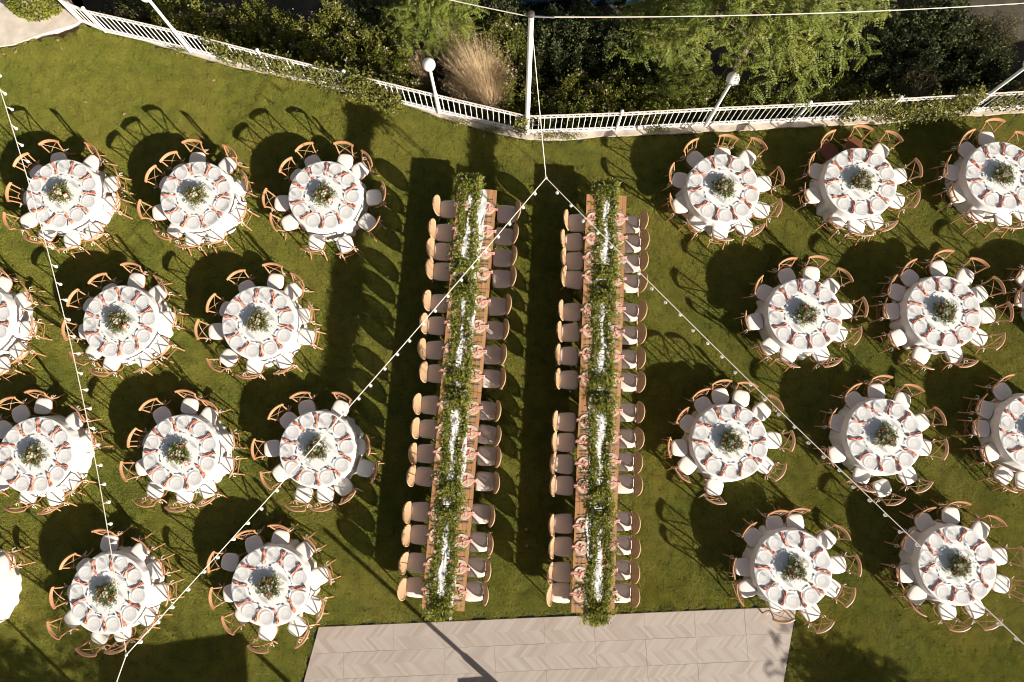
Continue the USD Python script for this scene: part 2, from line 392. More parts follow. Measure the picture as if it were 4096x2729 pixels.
def blades(seed, n, R, hmin=0.026, hmax=0.054):
    r = np.random.default_rng(seed)
    a0, q = r.uniform(0, 2 * PI, n), np.sqrt(r.uniform(0, 1, n)) * R * r.uniform(0.75, 1.0, n)
    b = np.c_[q * np.cos(a0), q * np.sin(a0), np.full(n, -0.012)]
    az = r.uniform(0, 2 * PI, n); lean = r.uniform(0.08, 0.62, n); h = r.uniform(hmin, hmax, n)
    d = np.c_[np.cos(az) * lean, np.sin(az) * lean, np.ones(n)]; d /= np.linalg.norm(d, axis=1, keepdims=True)
    tw = az + PI / 2 + r.normal(0, 0.9, n)
    s = np.c_[np.cos(tw), np.sin(tw), 0 * az]; w = r.uniform(0.0022, 0.0042, n)[:, None]
    m = b + d * h[:, None] * 0.6; t = b + d * h[:, None] + np.c_[np.cos(az), np.sin(az), -0.5 * np.ones(n)] * (h * 0.22)[:, None]
    v = np.stack([b - s * w, b + s * w, m + s * w * 0.8, m - s * w * 0.8, t], 1).reshape(-1, 3)
    k = np.arange(n)[:, None] * 5
    return v, np.vstack([k + [0, 1, 2], k + [0, 2, 3], k + [3, 2, 4]])


cell = 0.12
pi = UsdGeom.PointInstancer.Define(stage, '/World/lawn_grass'); tag(pi.GetPrim(), kind='stuff', label='short mown green lawn grass under all the tables', cat='grass')
for k in range(6):
    m_ = usdkit.mesh(stage, f'/World/lawn_grass/blades_{k:03d}' if k else '/World/lawn_grass/blades', blades(100 + k, 430, 0.135), M['grass'])
    m_.CreateDoubleSidedAttr(True)
    pi.CreatePrototypesRel().AddTarget(m_.GetPath())
c_ = np.array([xy(-60, -60), xy(W + 60, -60), xy(W + 60, H + 60), xy(-60, H + 60)])
lo, hi = c_.min(0), c_.max(0)
gx, gy = np.meshgrid(np.arange(lo[0], hi[0], cell), np.arange(lo[1], hi[1], cell), indexing='ij')
pts = np.c_[gx.ravel(), gy.ravel()] + np.random.default_rng(5).uniform(-0.04, 0.04, (gx.size, 2))
keep = [i for i, p in enumerate(pts) if grass_ok.contains(Point(*p))]
pts = pts[keep]; r_ = np.random.default_rng(6)
from scipy.spatial.transform import Rotation as Ro
tl_ = r_.normal(0, 0.06, (len(pts), 2)); qq = (Ro.from_euler('xy', tl_) * Ro.from_euler('z', r_.uniform(0, 2 * PI, len(pts)))).as_quat()
q = [Gf.Quath(float(w_), float(x_), float(y_), float(z_)) for x_, y_, z_, w_ in qq]
tall = (0.65 + 0.6 * meshkit.fbm(np.c_[pts * 0.9, 0 * pts[:, :1]], 4, 9)) * r_.uniform(0.8, 1.2, (len(pts), 1))[:, 0]
pi.CreatePositionsAttr(Vt.Vec3fArray.FromNumpy(np.c_[pts, 0 * pts[:, :1]].astype(np.float32)))
pi.CreateOrientationsAttr(Vt.QuathArray(q))
pi.CreateScalesAttr(Vt.Vec3fArray.FromNumpy(np.c_[np.ones((len(pts), 2)), tall].astype(np.float32)))
pi.CreateProtoIndicesAttr(Vt.IntArray.FromNumpy(r_.integers(0, 6, len(pts)).astype(np.int32)))

# ------------------------------------------------------------------ fence, lamps, tall post
def sphere(mb, c, r, n=12, sz=1.0):
    t = np.linspace(-PI / 2, PI / 2, n // 2 + 1)
    return mb.lathe(np.c_[r * np.cos(t) + 1e-5, r * sz * np.sin(t)], n, c)


ring_v = MB()
for u in range(12):
    pass
th = np.linspace(0, 2 * PI, 13)
FH = 1.0
for i in range(len(fence) - 1):
    a, b = fence[i], fence[i + 1]
    L = np.linalg.norm(b - a); d = (b - a) / L; ang = math.atan2(d[1], d[0])
    f = thing('white_railing', (a[0], a[1], FZ), ang, 'white railing panel with rings along its two bands, %s from the left end' % ORD[i + 1], 'fence', None)
    for z in (0.05, 0.165, FH - 0.13, FH - 0.005):
        part('rail', MB().box((L / 2, 0, z), (L - 0.05, 0.026, 0.016)), 'rail' if z > 0.9 else 'white', f)
    n = max(2, int(round(L / 0.145)))
    for k in range(1, n):
        x = L * k / n
        part('baluster', MB().tube([(x, 0, 0.17), (x, 0, FH - 0.14)], 0.011, 5), 'white', f)
    for z in (0.1075, FH - 0.0675):
        for k in range(n):
            x = L * (k + 0.5) / n; rx = L / n * 0.42
            part('ring', MB().tube(np.c_[x + rx * np.cos(th), 0 * th, z + 0.045 * np.sin(th)], 0.008, 4, cap=False), 'white', f)
    part('foot_bar', MB().box((L / 2, 0, 0.012), (L - 0.05, 0.03, 0.02)), 'white', f)
lamps = {3: (593, 0), 6: (1721, 265), 9: (2917, 310), 12: None}


def height_to(base, py):
    lo, hi = 0.3, 8.0
    for _ in range(40):
        m = (lo + hi) / 2
        lo, hi = (m, hi) if see((base[0], base[1], m))[1] > py else (lo, m)
    return lo


LAMP_H = height_to(fence[6], 265)
for i, p in enumerate(fence):
    if i == 7:
        continue
    if i in lamps:
        l = thing('globe_lamp', (p[0], p[1], FZ), 0, 'white globe lamp on a slim post in the fence, %s from the left' % ORD[{3: 1, 6: 2, 9: 3, 12: 4}[i]], 'lamp')
        part('pole', MB().tube([(0, 0, 0), (0, 0, LAMP_H - 0.2)], 0.04, 10).tube([(0, 0, 0), (0, 0, 1.0)], 0.055, 10), 'white', l, smooth=40)
        part('collar', MB().tube([(0, 0, LAMP_H - 0.2), (0, 0, LAMP_H - 0.12)], [0.04, 0.085], 12), 'white', l, smooth=40)
        part('globe', sphere(MB(), (0, 0, LAMP_H), 0.155, 24), 'globe', l, smooth=True)
    else:
        l = thing('fence_post', (p[0], p[1], FZ), 0, 'white metal fence post with small ball cap, standing %s along the railing from the left' % ORD[i + 1], 'fence post')
        part('post', MB().tube([(0, 0, 0), (0, 0, FH + 0.04)], 0.038, 10), 'white', l, smooth=40)
        part('finial', sphere(MB(), (0, 0, FH + 0.085), 0.05, 12), 'white', l, smooth=True)
pb = fence[7]; PH = height_to(pb, 70)
l = thing('tall_post', (pb[0], pb[1], FZ), 0, 'tall white pole at the corner of the fence carrying the light strings', 'pole')
part('pole', MB().tube([(0, 0, 0), (0, 0, PH)], [0.062, 0.055], 14), 'white', l, smooth=40)
part('cap', MB().lathe([(0.058, PH), (0.072, PH + 0.01), (0.072, PH + 0.05), (0.03, PH + 0.07), (0.0, PH + 0.07)], 14), 'iron', l)
part('turnbuckle', MB().tube([(0.06, 0, PH - 0.04), (0.45, -0.02, PH - 0.06)], 0.018, 6), 'steel', l)
PT = np.array([pb[0], pb[1], FZ + PH - 0.05])


def catenary(a, b, sag, n=40):
    t = np.linspace(0, 1, n)[:, None]
    return a + (b - a) * t - np.array([0, 0, 1.0]) * sag * 4 * t * (1 - t)


SZ = 4.0
AP, ND = at(2184, 712, SZ - 0.3), at(505, 2620, SZ)
LE, RE, DE = at(-330, -560, SZ + 0.4), at(4560, 3010, SZ), at(455, 2760, SZ + 0.1)


def string_lights(label, pts, start, step=0.405, rad=0.0085):
    t = thing('string_lights', (0, 0, 0), 0, label, 'string lights')
    part('cable', MB().tube(pts, rad, 5), 'cable', t)
    seg = np.r_[0, np.cumsum(np.linalg.norm(np.diff(pts, axis=0), axis=1))]
    s = start; k = 0
    while s < seg[-1] - 0.2:
        p = np.array([np.interp(s, seg, pts[:, c]) for c in range(3)])
        px, py = see(p)
        if -60 < px < W + 60 and -60 < py < H + 60:
            w = 0.02 * math.sin(k * 2.3)
            sk = part('socket', MB().tube([p + [0, 0, 0.0], p + [w * 0.6, w, -0.11]], [0.007, 0.007], 5).tube([p + [w * 0.6, w, -0.10], p + [w * 0.6, w, -0.145]], 0.018, 7), 'cable', t)
            pr = np.array([(0.012, -0.07), (0.02, -0.082), (0.034, -0.11), (0.034, -0.128), (0.02, -0.15), (0.001, -0.156)])
            part('bulb', MB().lathe(pr[::-1] * [1.05, 1], 10, p + [w * 0.8, w * 1.2, -0.07]), 'bulb', t, smooth=True)
        s += step; k += 1


string_lights('string of bulbs from the fence apex down to the lower left knot', catenary(AP, ND, 0.35), 0.35)
string_lights('string of bulbs from the fence apex across the right lawn tables', catenary(AP, RE, 0.35), 0.35)
string_lights('string of bulbs hanging along the left edge over the left lawn tables', catenary(ND, LE, 1.0), 0.5)
for a, b, sag, lab in ((PT, AP, 0.02, 'bare white cord from the tall pole to the string light apex'), (ND, DE, 0.0, 'short white cord leaving the lower left knot of the light strings'),
                       (PT, at(900, -230, PT[2]), 0.12, 'pale wire from the tall pole towards the upper left'), (PT, at(4700, -30, PT[2]), 0.25, 'pale wire from the tall pole towards the right, passing the tree')):
    part('wire', MB().tube(catenary(a, b, sag, 24), 0.009, 5), 'cable', label=lab, cat='wire')
for p, lab in ((AP, 'small white knot joining the cords at the apex near the fence'), (ND, 'small white knot joining the cords at the lower left')):
    part('cord_knot', sphere(MB(), p, 0.032, 8), 'cable', label=lab, cat='knot')
# ------------------------------------------------------------------ garden plants
def unit(v):
    return v / (np.linalg.norm(v, axis=-1, keepdims=True) + 1e-9)


def stem_shrub(seed, h, R, nstem, per, L, wd, up=0.5):
    """Upright leafy shoots from one base; returns leaves, stems, shoot tips."""
    r = np.random.default_rng(seed); lv, st, tips = MB(), MB(), []
    for i in range(nstem):
        az = r.uniform(0, 2 * PI); rr = R * math.sqrt(r.uniform(0.02, 1)); hh = h * (1 - 0.45 * (rr / R) ** 2) * r.uniform(0.72, 1.08)
        tip = np.array([rr * math.cos(az), rr * math.sin(az), hh]); t = np.linspace(0, 1, 5)[:, None]
        c = np.array([0.12 * rr * math.cos(az), 0.12 * rr * math.sin(az), 0]) * (1 - t) + tip * t + np.array([math.cos(az), math.sin(az), 0]) * (0.12 * R * np.sin(t * PI))
        st.tube(c, [0.012, 0.010, 0.008, 0.006, 0.003], 3, cap=False)
        u = r.uniform(0.2, 1.0, per) ** 0.6
        P = np.stack([np.interp(u, t[:, 0], c[:, k]) for k in range(3)], 1) + r.normal(0, 0.05 * R + 0.015, (per, 3))
        D = unit(r.normal(0, 1, (per, 3)) + [0, 0, up]); N = unit(r.normal(0, 0.75, (per, 3)) + [SD[0] * 0.7, SD[1] * 0.7, 0.6])
        lv.leaves(P, D, N, r.uniform(0.7, 1.25, per) * L, r.uniform(0.8, 1.2, per) * wd); tips.append(tip)
    return lv, st, np.array(tips)


def fronds(seed, centres, nper, L, leaflets, ll, lw, spread):
    """Drooping pinnate fronds around the ends of branches."""
    r = np.random.default_rng(seed); lv = MB()
    for c in centres:
        for k in range(nper):
            az = r.uniform(0, 2 * PI); p = np.array(c) + r.normal(0, spread, 3) * [1, 1, 0.6]
            o = unit(np.array([math.cos(az), math.sin(az), r.uniform(-0.3, 0.5)])); u = np.linspace(0.1, 1, leaflets)
            q = p + o * (L * u)[:, None] - np.array([0, 0, 1]) * (0.35 * L * u ** 2)[:, None]
            sd = unit(np.cross(o, [0, 0, 1.0]))
            for s in (-1, 1):
                D = unit(sd * s + o * 0.55 - np.array([0, 0, 0.25]) + r.normal(0, 0.12, (leaflets, 3)))
                lv.leaves(q, D, np.tile([SD[0] * 0.5, SD[1] * 0.5, 0.8], (leaflets, 1)) + r.normal(0, 0.35, (leaflets, 3)), ll * (1.1 - 0.4 * u), lw)
    return lv


PL = {}
def plant_proto(name, lv, leaf_m, st, tips=None, bm='blossom', nb=0, bsize=0.03, seed=1, leafname='foliage'):
    p = proto(name); r = np.random.default_rng(seed)
    part(leafname, lv, leaf_m, p, kind='stuff'); part('stems', st, 'bark', p, kind='stuff')
    if nb:
        b = MB()
        for t in tips[r.permutation(len(tips))[:nb]]:
            for k in range(r.integers(1, 4)):
                c = t + r.normal(0, 0.05, 3) + [0, 0, 0.03]
                az = r.uniform(0, 2 * PI, 5); D = np.c_[np.cos(az), np.sin(az), 0.4 + 0 * az]
                b.leaves(np.tile(c, (5, 1)), D, np.tile([0, 0, 1.0], (5, 1)), bsize, bsize)
        part('blossom', b, bm, p, kind='stuff')
    PL.setdefault(name.rsplit('_', 1)[0] if name[-1].isdigit() else name, []).append(p)


for k in range(3):
    lv, st, tp = stem_shrub(20 + k, 1.85, 0.85, 64, 75, 0.065, 0.042); plant_proto(f'rose_bush_{k}', lv, 'rosebush', st, tp, 'blossom', 12, 0.040, k)
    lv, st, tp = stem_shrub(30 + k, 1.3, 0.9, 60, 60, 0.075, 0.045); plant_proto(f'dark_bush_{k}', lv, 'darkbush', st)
for k in range(2):
    lv, st, tp = stem_shrub(40 + k, 1.3, 0.7, 40, 60, 0.10, 0.062); plant_proto(f'lime_bush_{k}', lv, 'limebush', st)
    lv, st, tp = stem_shrub(50 + k, 1.5, 0.75, 50, 45, 0.085, 0.022); plant_proto(f'olive_bush_{k}', lv, 'olive', st)
r = np.random.default_rng(60)
for k in range(2):
    cs = [(0.9 * math.sqrt(q) * math.cos(a), 0.9 * math.sqrt(q) * math.sin(a), 1.9 - 0.7 * q + 0.1 * r.normal()) for q, a in zip(r.uniform(0, 1, 46), r.uniform(0, 2 * PI, 46))]
    st = MB()
    for c in cs:
        st.tube([(0, 0, 0), (c[0] * 0.4, c[1] * 0.4, c[2] * 0.6), c], [0.03, 0.02, 0.006], 4, cap=False)
    plant_proto(f'acacia_{k}', fronds(61 + k, cs, 9, 0.32, 9, 0.075, 0.026, 0.12), 'treeleaf', st)


def straw_clump(seed, n, h, R, lean):
    r = np.random.default_rng(seed); b = MB()
    t = np.linspace(0, 1, 6)
    for i in range(n):
        az = r.uniform(0, 2 * PI); q = math.sqrt(r.uniform(0, 1)); hh = h * r.uniform(0.6, 1.1)
        o = np.array([math.cos(az), math.sin(az)]) * R * q + np.array(lean) * r.uniform(0.6, 1.2)
        c = np.c_[r.normal(0, 0.08) + o[0] * t ** 1.5, r.normal(0, 0.08) + o[1] * t ** 1.5, hh * (t - 0.28 * q * t ** 3)]
        s = np.array([-math.sin(az), math.cos(az), 0.0]) * 0.0042
        w = (1 - 0.8 * t)[:, None]
        b.grid(np.stack([c - s * w, c + s * w], 1))
        if i % 2 == 0:
            m = 6; P = np.repeat(c[-2:], m // 2, 0) + r.normal(0, 0.015, (m, 3)); b.leaves(P, r.normal(0, 1, (m, 3)) + [0, 0, 0.3], r.normal(0, 1, (m, 3)), 0.035, 0.012)
    return b


def at_top(px, py, z):
    return at(px, py, z)


G_ = {'rose_bush': ('pink flowered leafy green bush behind the white fence', 'bush'), 'dark_bush': ('dark shaded green bush in the lower garden', 'bush'),
      'lime_bush': ('bright lime green bush in the garden', 'bush'), 'olive_bush': ('pale olive leaved shrub in the garden', 'shrub'), 'acacia': ('feathery leaved green young tree in the garden', 'young tree')}
spots = {
    'rose_bush': [(640, 70), (760, 110), (870, 50), (985, 120), (1090, 60), (1210, 110), (1310, 50), (1190, 210), (1310, 240), (1420, 140), (1440, 260), (1050, 190), (860, 150), (1540, 150), (2215, 400), (2310, 330), (2410, 430), (2470, 340), (2560, 410), (2010, 130), (2075, 330), (2020, 440), (2860, 390), (2960, 430), (3060, 370), (3160, 430), (3280, 400), (3390, 410), (1600, 330), (1500, 330), (2240, 480), (2350, 480), (2480, 470), (2600, 450), (2720, 450), (3480, 430), (700, 20), (960, 20)],
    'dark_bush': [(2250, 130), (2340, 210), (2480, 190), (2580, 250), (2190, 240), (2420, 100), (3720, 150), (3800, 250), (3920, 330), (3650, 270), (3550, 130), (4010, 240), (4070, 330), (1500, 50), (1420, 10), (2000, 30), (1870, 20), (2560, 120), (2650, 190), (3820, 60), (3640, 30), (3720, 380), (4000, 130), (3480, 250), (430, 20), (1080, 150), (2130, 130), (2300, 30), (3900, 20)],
    'lime_bush': [(1830, 310), (1960, 400), (2530, 280), (3360, 300), (3260, 230), (570, 25), (1640, 430), (3450, 350)],
    'olive_bush': [(3700, 320), (3580, 370), (3960, 90), (4060, 60), (3600, 430), (3800, 410), (3960, 400), (4080, 390), (1790, 90), (480, 60), (1620, 100), (4050, 160), (3700, 440)],
    'acacia': [(1680, 40), (2760, 320), (2680, 390), (1760, 20)],
}
rp_ = np.random.default_rng(70)
gprep = garden_poly.buffer(-0.55)
for kind, lst in spots.items():
    lab, cat = G_[kind]
    for i, (px, py) in enumerate(sorted(lst)):
        ztop = {'rose_bush': 0.05, 'dark_bush': -0.45, 'lime_bush': -0.4, 'olive_bush': -0.35, 'acacia': 0.1}[kind]
        p = at(px, py, ztop); q = Point(p[0], p[1])
        if not gprep.contains(q):
            n_ = gprep.exterior.interpolate(gprep.exterior.project(q)); p = np.array([n_.x, n_.y, 0])
        pr = PL[kind][i % len(PL[kind])]
        s = rp_.uniform(0.88, 1.12)
        side = ('%s one from the left' % (ORD[i + 1] if i < 16 else '%s' % ('%dth' % (i + 1))).replace('21th', '21st').replace('22th', '22nd').replace('23th', '23rd').replace('31th', '31st').replace('32th', '32nd').replace('33th', '33rd'))
        thing(kind, (p[0], p[1], GARDEN_Z), rp_.uniform(0, 6.28), f'{lab}, {side}', cat, 'garden bushes beyond the fence', pr, (s, s, s * rp_.uniform(0.95, 1.1)))
for nm, (px, py), n, h, R, lean, lab in (('dry_grass', (1965, 430), 2600, 2.3, 1.0, (-0.35, 0.75), 'large fountain of dry straw coloured grass beyond the corner lamp'),
                                         ('dry_grass', (1850, 230), 1300, 1.9, 0.75, (-0.3, 0.4), 'smaller tan dry grass clump behind the large straw clump'),
                                         ('dry_grass', (1690, 300), 320, 1.7, 0.35, (-0.05, 0.25), 'thin pale seed head grass left of the large straw clump'),
                                         ('dry_grass', (3640, 420), 240, 1.6, 0.5, (0.1, 0.3), 'green brown reed grass behind the right end of the fence')):
    p = at(px, py, -1.0)
    tag(part(nm, (straw_clump(int(px), n, h, R, lean).arrays()[0] + [p[0], p[1], GARDEN_Z], straw_clump(int(px), n, h, R, lean).arrays()[1]), 'straw'), lab, 'dry grass', kind='stuff')


def tree(seed, loc, h, R, nb, nper, label, leaf='treeleaf', flat=0.5):
    r = np.random.default_rng(seed); t = thing('leafy_tree', loc, 0, label, 'tree')
    tr = MB().tube([(0, 0, 0), (0.05, 0, h * 0.35), (-0.05, 0.06, h * 0.62)], [0.17, 0.13, 0.09], 9); cs = []
    for i in range(nb):
        az = i * 2.4 + r.uniform(-0.3, 0.3); q = math.sqrt((i + 0.5) / nb); e = np.array([R * q * math.cos(az), R * q * math.sin(az), h * (1 - flat * 0.55 * q * q) + r.normal(0, 0.15)])
        b = np.array([-0.05, 0.06, h * r.uniform(0.4, 0.62)]); m = (b + e) / 2 + [0, 0, 0.18 * h * q * 0.3]
        if i % 3 == 0:
            tr.tube([b, m, e], [0.06, 0.035, 0.012], 5, cap=False)
        cs.append(e); cs.append((e + m) / 2 + r.normal(0, 0.15, 3))
    part('trunk', tr, 'bark', t, smooth=40)
    part('crown', fronds(seed + 1, cs, nper, 0.42, 10, 0.095, 0.034, 0.22), leaf, t, kind='stuff')
    return t


p = at(3190, -190, 4.0); tree(81, (p[0], p[1], GARDEN_Z), 6.4, 2.35, 95, 8, 'large feathery green tree beyond the fence covering part of the wire')
p = at(2690, 40, 1.4); tree(83, (p[0], p[1], GARDEN_Z), 3.6, 1.0, 34, 7, 'small feathery green tree left of the large one, under the wire')
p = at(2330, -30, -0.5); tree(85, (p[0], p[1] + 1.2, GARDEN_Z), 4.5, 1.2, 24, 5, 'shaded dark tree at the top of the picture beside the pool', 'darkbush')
# clipped bush on the path, vines on the railing
p = at(115, -55, 0.5)
r = np.random.default_rng(90); n = 5200
u = unit(r.normal(0, 1, (n, 3))); u[:, 2] = abs(u[:, 2]); P = u * r.uniform(0.8, 1.0, (n, 1)) * [0.86, 0.72, 0.8]
bt = thing('round_bush', (p[0], p[1], 0.035), 0, 'round lime green bush on the concrete path at the top left corner', 'bush')
part('foliage', MB().leaves(P, u + r.normal(0, 0.5, (n, 3)), u + r.normal(0, 0.4, (n, 3)), 0.07, 0.045), 'limebush', bt, kind='stuff')
part('stems', MB().tube([(0, 0, 0), (0, 0, 0.5)], [0.05, 0.03], 6).tube([(0, 0, 0.2), (0.3, 0.1, 0.6)], [0.03, 0.01], 5).tube([(0, 0, 0.2), (-0.3, -0.1, 0.6)], [0.03, 0.01], 5), 'bark', bt)


def vine(i, t0, t1, n, label, seed, drop=0.0):
    a, b = fence[i], fence[i + 1]; r = np.random.default_rng(seed); d = (b - a) / np.linalg.norm(b - a); nn = np.array([-d[1], d[0]])
    L = np.linalg.norm(b - a); k = r.uniform(t0, t1, n)
    cl = meshkit.fbm(np.c_[k * L * 1.6, 0 * k, 0 * k + seed], 3, seed)
    h = r.uniform(0.02, 1, n) ** 0.8 * (0.35 + 0.95 * cl); off = r.normal(0, 0.09, n) - drop * r.uniform(0, 1, n) * (1 - h)
    P = np.c_[a + d * (k * L)[:, None] + nn * off[:, None], FZ + h * 1.12]
    t = thing('climbing_vine', (0, 0, 0), 0, label, 'vine')
    part('foliage', MB().leaves(P, r.normal(0, 1, (n, 3)) + [0, 0, -0.1], r.normal(0, 0.6, (n, 3)) + [0, -0.4, 1], r.uniform(0.05, 0.1, n), r.uniform(0.04, 0.075, n)), 'vine', t, kind='stuff')
    st = MB()
    for j in range(7):
        x = t0 + (t1 - t0) * r.uniform(0, 1); q = np.array([[*(a + d * L * (x + 0.03 * s)), FZ + 0.02 + 0.16 * s] for s in range(7)]); q[:, :2] += r.normal(0, 0.05, (7, 2))
        st.tube(q, 0.009, 4, cap=False)
    part('stems', st, 'bark', t)


vine(3, 0.35, 1.0, 1000, 'leafy vine on the railing right of the first globe lamp', 1)
vine(4, 0.0, 1.0, 1500, 'leafy vine climbing the railing midway along the left run', 2)
vine(5, 0.0, 0.58, 2300, 'thick leafy vine covering the railing left of the second globe lamp', 3, 0.25)
vine(6, 0.86, 1.02, 190, 'small vine sprig at the foot of the tall corner pole', 4)
vine(10, 0.5, 1.0, 1100, 'leafy vine starting right of the third lamp on the right railing', 5)
vine(11, 0.0, 0.95, 2600, 'large leafy vine spilling over the right railing', 6, 0.3)
vine(12, 0.15, 0.7, 500, 'thin vine on the last railing panel at the right edge', 7)
for k, (px, py) in enumerate([(1850, 498), (1960, 525), (2190, 548), (2270, 552), (2620, 520), (1300, 345), (720, 205)]):
    p = at(px, py, 0.05); n = 130; r = np.random.default_rng(200 + k)
    tt = thing('weed', (p[0], p[1], 0.05), 0, 'small green weed growing at the foot of the railing, %s from the left' % ORD[[4, 5, 6, 7, 3, 2, 1].index(k) + 1 if False else sorted([1850, 1960, 2190, 2270, 2620, 1300, 720]).index(px) + 1], 'weed')
    P = np.c_[r.normal(0, 0.16, n), r.normal(0, 0.05, n), r.uniform(0, 0.16, n)]
    part('foliage', MB().leaves(P, r.normal(0, 1, (n, 3)) + [0, 0, 0.3], r.normal(0, 0.5, (n, 3)) + [0, 0, 1], 0.06, 0.03), 'vine', tt, kind='stuff')
# ------------------------------------------------------------------ chairs
def super_outline(hw, front, rear, n=28, e=3.2, taper=0.0):
    t = np.arange(n) / n * 2 * PI
    x = np.sign(np.cos(t)) * abs(np.cos(t)) ** (2 / e) * hw
    y = np.sign(np.sin(t)) * abs(np.sin(t)) ** (2 / e)
    y = np.where(y > 0, y * front, y * rear)
    return np.c_[x * (1 + taper * y), y]


def curve(pts, n):
    """Smooth Catmull-Rom curve through pts."""
    P = np.array(pts, float); P = np.vstack([2 * P[0] - P[1], P, 2 * P[-1] - P[-2]]); out = []
    m = len(P) - 3
    for s in np.linspace(0, m - 1e-6, n):
        i = int(s); t = s - i; a, b, c, d = P[i:i + 4]
        out.append(0.5 * (2 * b + (c - a) * t + (2 * a - 5 * b + 4 * c - d) * t * t + (3 * b - a - 3 * c + d) * t ** 3))
    return np.array(out)


def crossback(name, back='cross', cushion=True):
    p = proto(name)
    out = super_outline(0.205, 0.205, 0.195, taper=0.35)
    part('seat', MB().slab(out * 1.0, [0.425, 0.43, 0.455, 0.46], [0.97, 1, 1, 0.97]), 'dark' if not cushion else 'bent', p, smooth=40)
    if cushion:
        mb = MB().slab(out, [0.462, 0.470, 0.492, 0.508, 0.517, 0.521], [0.93, 0.985, 0.99, 0.93, 0.75, 0.35])
        part('cushion', mb, 'cushion', p, smooth=True)
        for s in (-1, 1):
            b = MB().tube(curve([(s * 0.17, -0.17, 0.49), (s * 0.20, -0.225, 0.475), (s * 0.235, -0.235, 0.49), (s * 0.245, -0.28, 0.44)], 8), 0.007, 4)
            b.tube(curve([(s * 0.19, -0.21, 0.48), (s * 0.165, -0.245, 0.49), (s * 0.185, -0.275, 0.43)], 6), 0.006, 4)
            part('tie', b, 'cushion', p)
    for s in (-1, 1):
        part('leg', MB().tube(curve([(s * 0.20, 0.20, 0), (s * 0.185, 0.172, 0.25), (s * 0.172, 0.155, 0.44)], 6), [0.014, 0.016, 0.017, 0.018, 0.018, 0.018], 7), 'bent', p, smooth=50)
        part('leg', MB().tube(curve([(s * 0.205, -0.335, 0), (s * 0.185, -0.235, 0.25), (s * 0.172, -0.185, 0.46), (s * 0.185, -0.225, 0.66), (s * 0.215, -0.295, 0.865)], 14), 0.0165, 7), 'bent', p, smooth=50)
    n = 15; u = np.linspace(-1, 1, n)
    cx = np.c_[0.25 * u, -0.345 + 0.062 * u * u, 0.872 + 0.012 * (1 - u * u)]
    T = np.gradient(cx, axis=0); T /= np.linalg.norm(T, axis=1, keepdims=True)
    up = np.array([0, -0.42, 0.91]); nn = np.cross(T, up); wv = 0.040 - 0.010 * u * u
    prof = [(-1, -1), (-1.15, 0), (-1, 1), (1, 1), (1.15, 0), (1, -1)]
    ring = np.stack([cx + up * (wv * a)[:, None] + nn * 0.0125 * b for a, b in [(q[0], q[1]) for q in prof]], 1)
    part('top_rail', MB().grid(np.concatenate([ring, ring[:, :1]], 1)).add(ring[0], [[0, 1, 2], [0, 2, 3], [0, 3, 4], [0, 4, 5]]).add(ring[-1], [[2, 1, 0], [3, 2, 0], [4, 3, 0], [5, 4, 0]]), 'bent', p, smooth=45)
    if back == 'cross':
        for s in (-1, 1):
            part('cross_bar', MB().tube(curve([(s * 0.172, -0.19, 0.49), (s * 0.07, -0.25, 0.60), (-s * 0.06, -0.285 - 0.008 * s, 0.72), (-s * 0.195, -0.30, 0.845)], 12), 0.013, 6, flat=0.55, side=(0, 0.4, 0.9)), 'bent', p, smooth=50)
    else:
        part('back_hoop', MB().tube(curve([(-0.07, -0.20, 0.49), (-0.075, -0.26, 0.66), (-0.10, -0.315, 0.84)], 8), 0.011, 6).tube(curve([(0.07, -0.20, 0.49), (0.075, -0.26, 0.66), (0.10, -0.315, 0.84)], 8), 0.011, 6).tube(
            curve([(-0.075, -0.235, 0.56), (0, -0.262, 0.585), (0.075, -0.235, 0.56)], 6), 0.011, 6), 'bent', p, smooth=50)
        part('back_bar', MB().tube([(-0.175, -0.195, 0.50), (0, -0.21, 0.515), (0.175, -0.195, 0.50)], 0.011, 6), 'bent', p)
    t = np.linspace(0, 2 * PI, 21)
    part('stretcher', MB().tube(np.c_[0.165 * np.cos(t), 0.165 * np.sin(t) - 0.01, 0.20 + 0 * t], 0.010, 5, cap=False).tube([(-0.185, -0.23, 0.22), (0.185, -0.23, 0.22)], 0.010, 5), 'bent', p)
    return p


